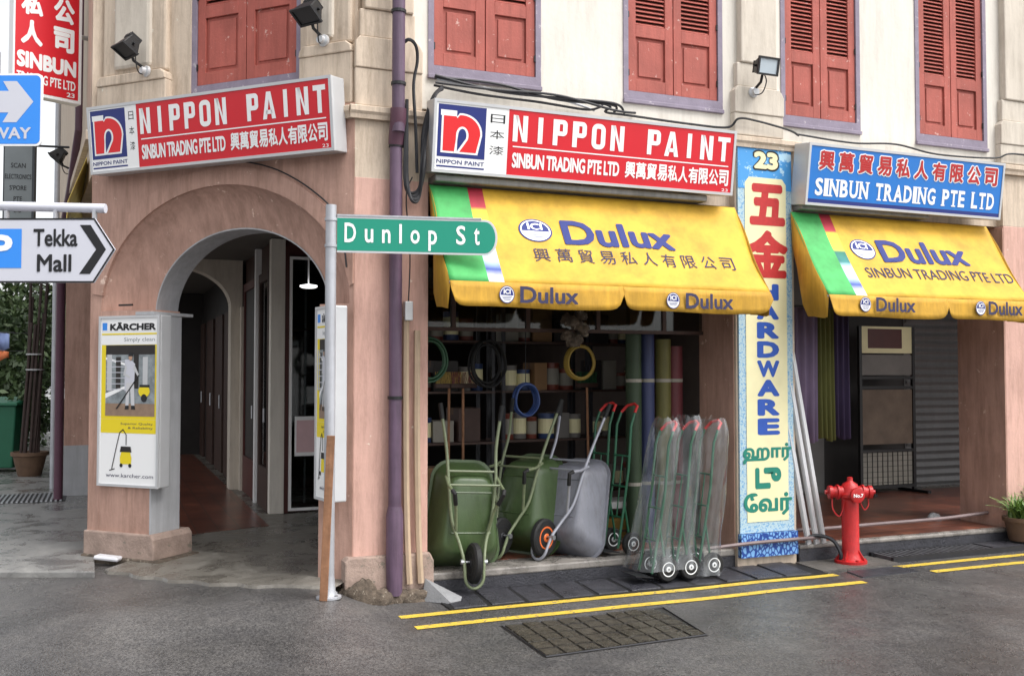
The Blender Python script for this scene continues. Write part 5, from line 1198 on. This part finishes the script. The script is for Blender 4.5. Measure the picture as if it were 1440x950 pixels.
MB().box(-.04, .04, -.042, .03, .1, .14).build('clamp', M['alu'], t)
# red hanging sign of the shop
t = thing('hanging_sign', 'tall red sign hanging off the side street front with white characters', 'sign', (-.785, 2.25, 4.0), 25)
w = .58; h = 1.9
MB().box(0, w, -.05, .05, 0, h).build('casing', M['white'], t, bevel=.006)
flat(rect(.015, w - .03, .03, h - .02), -.052, 'face', M['red'], t)
chars('有限公司', .33, .51, .41, 1.43, -.054, M['white'], t, .045, .16, vertical=True)
chars('貿易私人', .06, .24, .41, 1.43, -.054, M['white'], t, .045, .16, vertical=True)
lettering('SINBUN', .03, w - .05, .225, .37, -.054, M['white'], t, .05)
lettering('TRADING PTE LTD', .03, w - .055, .105, .19, -.054, M['white'], t, .03)
lettering('23', w - .13, w - .06, .045, .085, -.054, M['white'], t, .02)
MB().tube([(w, 0, .62), (w + .18, .0, .62)], .02, 10).build('bracket', M['alu'], t); MB().tube([(w, 0, 1.5), (w + .18, .0, 1.5)], .02, 10).build('bracket', M['alu'], t)
# grey lettered board farther on
t = thing('hanging_sign', 'grey electronics company board with black capitals farther along the side street', 'sign', (-1.0, 4.3, 3.18), -10)
MB().box(0, .30, -.04, .04, 0, 1.0).build('casing', mat('board dark frame', srgb(60, 66, 72), .6), t, bevel=.004)
flat(rect(.015, .275, .02, .98), -.042, 'face', mat('board grey', srgb(128, 136, 140), .6, var=.1), t)
for i, (s_, hw) in enumerate((('SCAN', .07), ('ELECTRONICS', .125), ("S'PORE", .08), ('PTE', .04), ('LTD', .035))): lettering(s_, .145 - hw, .145 + hw, .555 - i * .115 - .0, .605 - i * .115, -.044, M['ink'], t, .01)
MB().tube([(.30, 0, .8), (.62, 0, .8)], .012, 8).build('bracket', M['iron'], t)
# pipes on the side front
t = thing('downpipe', 'dark maroon downpipe with a shoulder bend on the side street front', 'downpipe', (0, 0, 0))
MB().tube([(-.26, 3.2, 6.6), (-.26, 3.2, 3.95), (-.38, 4.6, 3.6), (-.46, 5.2, 3.3), (-.50, 5.5, 2.9), (-.50, 5.6, .15)], .05, 12).build('pipe', M['purpdark'], t, smooth=True)
t = thing('downpipe', 'thin grey pipe beside the maroon pipe on the side street front', 'downpipe', (-.62, 6.9, 0)); MB().tube([(0, 0, .15), (0, 0, 6.4)], .035, 10).build('pipe', M['pole'], t, smooth=True)
# yellow side awning seen edge-on
t = thing('side_awning', 'yellow striped awning edge on the side street front below the tilted sign', 'awning', (-.16, 1.95, 2.95))
vs = []; 
for i in range(13):
    q = i / 12; vs += [(-.02 - .0 * q, .05 + 2.6 * q, .50), (-.16, .05 + 2.6 * q, .12), (-.17, .05 + 2.6 * q, -.06 - .05 * (i % 2))]
MB().add(vs, [(3 * i + k, 3 * i + 3 + k, 3 * i + 4 + k, 3 * i + 1 + k) for i in range(12) for k in range(2)]).build('canopy', mat('canvas pale', srgb(226, 204, 110), .8, var=.2), t).modifiers.new('thickness', 'SOLIDIFY').thickness = .004

# ================================================================== LEFT STREET: BIN, STAKES, PLANTS
t = thing('wheeled_bin', 'green wheeled rubbish bin at the end of the pavement', 'bin', (-1.42, 9.6, .165), -15)
MB().add([(-.22, -.25, .06), (.22, -.25, .06), (.22, .25, .06), (-.22, .25, .06), (-.29, -.33, .98), (.29, -.33, .98), (.29, .36, .98), (-.29, .36, .98)], [(0, 3, 2, 1), (4, 5, 6, 7), (0, 1, 5, 4), (1, 2, 6, 5), (2, 3, 7, 6), (3, 0, 4, 7)]).build('body', M['bingreen'], t, bevel=.02)
MB().box(-.32, .32, -.37, .38, .98, 1.03).add([(-.31, -.35, 1.03), (.31, -.35, 1.03), (.31, .36, 1.10), (-.31, .36, 1.10), (-.31, .36, 1.03), (.31, .36, 1.03)], [(0, 1, 2, 3), (0, 3, 4), (1, 5, 2), (3, 2, 5, 4)]).build('lid', M['bingreen'], t, bevel=.012)
for s_ in (-1, 1): wheel(t, (s_ * .26, .28, .10), .10, .05, 'black')
MB().tube([(-.25, .42, 1.02), (.25, .42, 1.02)], .016, 8).build('handle', M['bingreen'], t)
t = thing('staked_pot', 'brown pot holding a tied bundle of tall dark bamboo stakes', 'pot', (-1.0, 8.7, .165))
MB().lathe([(.15, 0), (.16, .02), (.22, .28), (.25, .29), (.25, .34), (.22, .34), (.2, .30)], (0, 0, 0), 'z', 20, cap=False).add([(.2 * math.cos(a * .314), .2 * math.sin(a * .314), .30) for a in range(20)], [tuple(range(20))]).build('pot', M['terra'], t, smooth=True)
rnd = random.Random(2)
for i in range(12):
    a = rnd.uniform(0, 6.28); r0 = rnd.uniform(.02, .12); r1 = rnd.uniform(.03, .14)
    MB().tube([(r0 * math.cos(a), r0 * math.sin(a), .25), (r1 * math.cos(a + .5) + .09, r1 * math.sin(a + .5), rnd.uniform(2.0, 3.0))], .02, 7).build('stake', M['stake'], t, smooth=True)
for z in (1.5, 1.72): MB().lathe([(.12, z), (.125, z + .02)], (.05, 0, 0), 'z', 14).build('tie', M['alup'], t)
def leafcloud(n, c, r, rnd, size, flat_=.3):
    mb = MB()
    cl = [(Vector((rnd.gauss(0, .5), rnd.gauss(0, .5), rnd.gauss(0, .45)))) for _ in range(16)]
    for i in range(n):
        k = cl[rnd.randrange(len(cl))]; p = k + Vector((rnd.gauss(0, .22), rnd.gauss(0, .22), rnd.gauss(0, .2)))
        p = Vector((c[0] + p.x * r[0], c[1] + p.y * r[1], c[2] + p.z * r[2])); u = Vector((rnd.gauss(0, 1), rnd.gauss(0, 1), rnd.gauss(0, 1))).normalized(); w = u.cross(Vector((rnd.gauss(0, 1), rnd.gauss(0, 1), rnd.gauss(0, 1)))).normalized()
        s_ = size * rnd.uniform(.6, 1.3); mb.add([p - u * s_, p - w * s_ * .45, p + u * s_, p + w * s_ * .45], [(0, 1, 2, 3)])
    return mb
def tree(name, label, loc, h, r, seed, n=5200, size=.09, group='street trees behind the bin'):
    rnd = random.Random(seed); t = thing(name, label, 'tree', loc, 0, group)
    MB().tube([(0, 0, 0), (.05, 0, h * .3), (-.03, .05, h * .65), (0, 0, h * .9)], [.12, .10, .07, .03], 10).build('trunk', M['bark'], t, smooth=True)
    for k in range(5):
        a = k * 1.3 + seed; z = h * (.4 + .08 * k); MB().tube([(0, 0, z), (r * .35 * math.cos(a), r * .35 * math.sin(a), z + .4), (r * .7 * math.cos(a), r * .7 * math.sin(a), z + .6)], [.05, .035, .015], 7).build('limb', M['bark'], t, smooth=True)
    leafcloud(n, (0, 0, h * .62), (r, r, h * .48), rnd, size).build('crown', M['leaf'], t, recalc=False)
    return t
tree('street_tree', 'low dark tree behind the green bin at the left edge', (-2.6, 14.5, 0), 2.7, 1.3, 4)
tree('street_tree', 'leafy tree between the bin and the side street wall', (-1.9, 16.5, 0), 3.0, 1.2, 6)
tree('street_tree', 'farther tree filling the gap at the left edge', (-4.2, 20, 0), 3.5, 2.2, 9, 6500, .12)
tree('street_tree', 'distant tree closing the view along the side street', (-2.6, 25, 0), 4.0, 2.4, 12, 6500, .13)
rnd = random.Random(5); t = thing('shrub', 'green shrub growing right behind the staked pot', 'shrub', (-1.0, 9.6, .16))
MB().tube([(0, 0, 0), (.02, 0, .9)], .02, 6).build('stem', M['bark'], t); leafcloud(2200, (0, 0, 1.0), (.30, .25, .62), rnd, .045).build('foliage', M['leaf'], t, recalc=False)
for i, (cc, loc, sz, lb) in enumerate((('clothred', (-2.62, 13.0, 2.35), (.42, .26), 'orange-red cloth banner among the trees at the left edge'), ('clothblue', (-2.45, 13.1, 2.12), (.6, .22), 'blue cloth banner under the orange-red one'), ('clothlilac', (-2.0, 13.2, 2.05), (.36, .28), 'pale lilac cloth banner right of the blue one'), ('clothpink', (-1.98, 13.1, 1.86), (.34, .14), 'orange cloth strip below the lilac banner'))):
    M[cc] = mat(cc, {'clothred': srgb(226, 78, 40), 'clothblue': srgb(40, 60, 150), 'clothlilac': srgb(150, 170, 220), 'clothpink': srgb(230, 130, 80)}[cc], .7, var=.2)
    t = thing('cloth_banner', lb, 'banner', loc, -8, 'cloth banners strung among the trees'); n = 12
    vs = [];
    for k in range(n + 1):
        q = k / n; vs += [(sz[0] * q, .03 * math.sin(q * 9 + i), sz[1] + .03 * math.sin(q * 3)), (sz[0] * q, .03 * math.sin(q * 9 + i + .5), .04 * math.sin(q * 5 + i))]
    MB().add(vs, [(2 * k, 2 * k + 1, 2 * k + 3, 2 * k + 2) for k in range(n)]).build('cloth', M[cc], t, smooth=True).modifiers.new('thickness', 'SOLIDIFY').thickness = .004
    MB().tube([(-.3, 0, sz[1] + .02), (sz[0] + .3, 0, sz[1] + .02)], .006, 6).build('cord', M['cable'], t)

# ================================================================== SHOP STOCK
M['tub'] = mat('tub grey', srgb(120, 116, 112), .6, var=.2); M['tinb'] = mat('tin blue', srgb(52, 70, 110), .4, var=.1); M['tinr'] = mat('tin rust', srgb(120, 60, 48), .4, var=.1); M['boxg'] = mat('carton grey', srgb(150, 146, 136), .8, var=.15)
rnd = random.Random(21)
def rack(label, loc, w, rz=0, levels=(.35, .85, 1.3, 1.75, 2.2), d=.38):
    t = thing('shelf_rack', label, 'shelf', loc, rz, 'racks inside the left shop')
    for x in (0, w):
        for y in (0, d): MB().box(x - .015, x + .015, y - .015, y + .015, 0, 2.55).build('post', M['iron'], t)
    for z in levels: MB().box(-.02, w + .02, -.02, d + .02, z, z + .02).build('shelf', M['dkbrown'], t)
    return t
def carton(label, loc, s, rz, m):
    t = thing('carton', label, 'box', loc, rz, 'cartons on the racks')
    MB().box(-s[0] / 2, s[0] / 2, -s[1] / 2, s[1] / 2, 0, s[2]).build('body', M[m], t, bevel=.004)
    MB().box(-s[0] / 2 - .001, s[0] / 2 + .001, -.025, .025, s[2] - .06, s[2] + .001).build('tape', M['terra'], t); return t
def tin(label, loc, r, h, m):
    t = thing('paint_tin', label, 'tin', loc, 0, 'paint tins on the racks')
    MB().lathe([(r * .97, 0), (r, .005), (r, h - .01), (r * 1.03, h - .008), (r * 1.03, h), (r * .85, h), (r * .83, h - .006)], (0, 0, 0), 'z', 16).build('can', M[m], t, smooth=True)
    MB().lathe([(r * 1.008, h * .2), (r * 1.008, h * .8)], (0, 0, 0), 'z', 16, cap=False).build('label_band', M['hwcream' if m != 'tinr' else 'boxg'], t); return t
for k, (x, lab) in enumerate(((2.35, 'dark shelf rack directly behind the green wheelbarrows'), (3.35, 'dark shelf rack behind the grey wheelbarrow'), (4.30, 'dark shelf rack behind the hand trucks'))):
    y0 = 1.25 + .12 * k; rack(lab, (x, y0, .155), .85 if k < 2 else .62)
    W_ = .85 if k < 2 else .62
    for li, z in enumerate((.35, .85, 1.3, 1.75, 2.2)):
        xx = .03; cnt = 0
        SH = ('lowest', 'second', 'middle', 'fourth', 'top')[li]; RK = ('behind the green wheelbarrows', 'behind the grey wheelbarrow', 'behind the hand trucks')[k]
        while xx < W_ - .08:
            NTH = ('first', 'second', 'third', 'fourth', 'fifth', 'sixth', 'seventh', 'eighth')[min(cnt, 7)]; cnt += 1; where = f'{NTH} from left, {SH} shelf {RK}'
            if rnd.random() < .5:
                s_ = (rnd.uniform(.12, .26), rnd.uniform(.2, .3), rnd.uniform(.18, .36)); m_ = rnd.choice(['cartonbrown', 'boxg', 'tub', 'dark', 'dkbrown'])
                if xx + s_[0] > W_ + .04: break
                carton({'cartonbrown': 'dim brown carton ', 'boxg': 'pale grey carton ', 'tub': 'mid grey carton ', 'dark': 'near-black box ', 'dkbrown': 'dark brown box '}[m_] + where, (x + xx + s_[0] / 2, y0 + .17, .155 + z + .021), s_, rnd.uniform(-5, 5), m_); xx += s_[0] + .012
            else:
                r_ = rnd.uniform(.05, .08); m_ = rnd.choice(['tinb', 'tinr', 'tub'])
                tin({'tinb': 'blue paint tin ', 'tinr': 'rust-red paint tin ', 'tub': 'grey paint tin '}[m_] + where, (x + xx + r_, y0 + rnd.uniform(.10, .16), .155 + z + .021), r_, rnd.uniform(.16, .26), m_); xx += 2 * r_ + .008
# low bench with a white top, crate under it
t = thing('low_bench', 'low bench with a white top board behind the grey wheelbarrow', 'bench', (3.75, .85, .155))
MB().box(0, .95, 0, .32, .27, .33).build('top', M['white'], t, bevel=.004)
for x in (.03, .9): MB().box(x, x + .04, .02, .30, 0, .27).build('leg', M['dkbrown'], t)
t = thing('crate', 'yellowish crate pushed under the white topped bench', 'crate', (3.95, .87, .155)); MB().box(0, .5, 0, .28, 0, .18).build('body', mat('crate ochre', srgb(150, 122, 58), .8, var=.25), t, bevel=.01); MB().box(.02, .48, -.006, 0, .06, .08).build('slat', M['terra'], t)
# bundle hanging between the valance flaps
t = thing('hanging_bundle', 'knotty bundle of coir balls hanging under the gap of the left awning', 'bundle', (3.56, .30, 1.92))
MB().tube([(0, 0, .1), (0, 0, 1.14)], .006, 6).build('cord', M['cable'], t)
rb = random.Random(4)
for i in range(9): 
    o = lump(0, 0, .055, .055, .055, i * 7 + 1, 'brushfib' if 'brushfib' in M else 'mortar', 'ball'); o.parent = t; o.location = (rb.uniform(-.09, .09), rb.uniform(-.06, .06), .02 + .028 * i - .06)
# upright rolls of sheeting at the right end of the left shop
for i, (x, c, w, lab) in enumerate(((4.28, (52, 70, 48), .07, 'dark green roll of sheeting standing behind the hand trucks'), (4.44, (58, 66, 104), .065, 'dull blue roll of sheeting standing behind the hand trucks'), (4.58, (104, 100, 52), .07, 'olive roll of sheeting standing behind the hand trucks'), (4.72, (110, 52, 58), .075, 'maroon roll of sheeting standing against the middle pillar'))):
    t = thing('sheeting_roll', lab, 'roll', (x, .62 + .04 * (i % 2), .155), 0, 'rolls of sheeting in the left shop')
    MB().lathe([(w * .4, 0), (w, .0), (w, 1.9 - .06 * i), (w * .4, 1.9 - .06 * i)], (0, 0, 0), 'z', 18, cap=False).build('roll', mat('roll %d' % i, srgb(*c), .6, var=.25, streak=.2), t, smooth=True)
    for z in (.5, 1.4): MB().lathe([(w + .002, z), (w + .002, z + .03)], (0, 0, 0), 'z', 18, cap=False).build('strap', M['boxg'], t)
# cloths hung in the right shop
for i, (x, y, w, c, lab) in enumerate(((5.95, .62, .34, (128, 112, 140), 'greyish lilac cloth hanging in the right shop beside the painted panel'), (6.36, .72, .20, (108, 110, 60), 'olive cloth hanging next to the lilac one in the right shop'), (6.60, .85, .26, (64, 52, 84), 'dark purple cloth hanging in the right shop'))):
    t = thing('hanging_cloth', lab, 'cloth', (x, y, .98), 0, 'cloths hanging in the right shop'); n = 24; vs = []
    for k in range(n + 1):
        q = k / n; yy_ = .018 * math.sin(q * 22 + i); vs += [(w * q, yy_ * .5, 1.28), (w * q * .97 + .005, yy_, .6), (w * q * .95 + .01, yy_ * 1.6, .01 + .02 * math.sin(q * 6))]
    MB().add(vs, [(3 * k + a, 3 * k + 3 + a, 3 * k + 4 + a, 3 * k + 1 + a) for k in range(n) for a in (0, 1)]).build('cloth', mat('hung cloth %d' % i, srgb(*c), .85, var=.15), t, smooth=True).modifiers.new('thickness', 'SOLIDIFY').thickness = .003
    MB().tube([(-.02, 0, 1.29), (w + .02, 0, 1.29)], .01, 8).build('hanging_rod', M['iron'], t)
    MB().tube([(w / 2, 0, 1.29), (w / 2, 0, 2.08)], .004, 6).build('cord', M['cable'], t)
# display stand in front of the roller shutter
t = thing('display_stand', 'black framed display stand with beige poster and wire grille in the right shop', 'display stand', (8.52, 2.55, .155))
w = .84
for x in (0, w): MB().box(x - .02, x + .02, -.02, .02, 0, 2.05).build('upright', M['black'], t)
for z in (.06, .50, 1.28, 1.40): MB().box(.02, w - .02, -.018, .018, z, z + .035).build('crossbar', M['black'], t)
MB().box(.02, w - .02, -.004, .004, .60, 1.27).build('poster', mat('poster beige', srgb(112, 96, 82), .7, var=.3, vs=6), t)
MB().box(.02, w - .02, .005, .012, .10, .50).build('backing_sheet', M['boxg'], t)
for k in range(9): MB().box(.10 + k * .08, .104 + k * .08, -.006, .002, .095, .50).build('grille_wire', M['black'], t)
for k in range(6): MB().box(.02, w - .02, -.008, -.003, .13 + k * .065, .134 + k * .065).build('grille_wire', M['black'], t)
for s_ in (0, w): MB().box(s_ - .025, s_ + .025, -.25, .25, 0, .03).build('foot', M['black'], t)
MB().box(.02, w - .02, -.01, .01, 1.72, 2.05).build('header_board', M['hwcream'], t); flat(rect(.12, .66, 1.78, 2.02), -.012, 'header_print', M['maroon'], t)
MB().box(.02, w - .02, -.006, .006, 1.45, 1.70).build('poster', M['tub'], t)
# hanging hoses, brooms and lengths of chain that crowd the opening
M['hosegreen'] = mat('hose green', srgb(48, 92, 62), .45); M['hoseblue'] = mat('hose blue', srgb(60, 84, 140), .45); M['hoseyel'] = mat('hose yellow', srgb(170, 142, 60), .5)
def coil(label, loc, r, m, seed, rz=0):
    t = thing('hose_coil', label, 'hose', loc, rz, 'hose coils hanging in the left shop'); rr_ = random.Random(seed)
    for k in range(5):
        o_ = rr_.uniform(-.02, .02); p = [((r + o_) * math.cos(a * .2618), .018 * (k - 2) + .006 * math.sin(a), (r * 1.15 + o_) * math.sin(a * .2618) - r * 1.15) for a in range(24)]
        MB().tube(p, .010, 7, closed=True).build('loop', M[m], t, smooth=True)
    MB().tube([(0, 0, -.02), (0, 0, 2.9 - loc[2])], .004, 5).build('cord', M['cable'], t)
coil('green hose coil hanging at the left end of the left shop', (2.50, .95, 1.92), .15, 'hosegreen', 1)
coil('black hose coil hanging left of the coir bundle', (3.05, 1.0, 1.90), .16, 'rubber', 2, 15)
coil('dull yellow hose coil hanging right of the coir bundle', (3.92, .95, 1.88), .13, 'hoseyel', 3, -10)
coil('blue hose coil hanging above the grey wheelbarrow', (3.42, 1.02, 1.55), .13, 'hoseblue', 4, 8)
for i, (x, c, lab) in enumerate(((2.72, 'hoseyel', 'broom with dull yellow bristles standing bristles up behind the front wheelbarrow'), (2.86, 'tinr', 'broom with rust-red bristles standing bristles up behind the front wheelbarrow'), (4.08, 'hosegreen', 'broom with green bristles standing bristles up behind the hand trucks'))):
    t = thing('broom', lab, 'broom', (x, 1.08, .155), 10 * i, 'brooms in the left shop')
    MB().tube([(0, 0, 0), (.03, .06, 1.35)], .012, 8).build('stick', M['wood'], t, smooth=True)
    MB().box(-.10, .16, .035, .085, 1.35, 1.39).build('head', M['dkbrown'], t, bevel=.005); mb = MB(); rb = random.Random(i)
    for k in range(90): x0, y0 = rb.uniform(-.09, .15), rb.uniform(.04, .08); mb.tube([(x0, y0, 1.39), (x0 + rb.uniform(-.02, .02), y0 + rb.uniform(-.02, .02), 1.49)], .0022, 3)
    o = mb.build('bristles', M[c], t); o['kind'] = 'stuff'
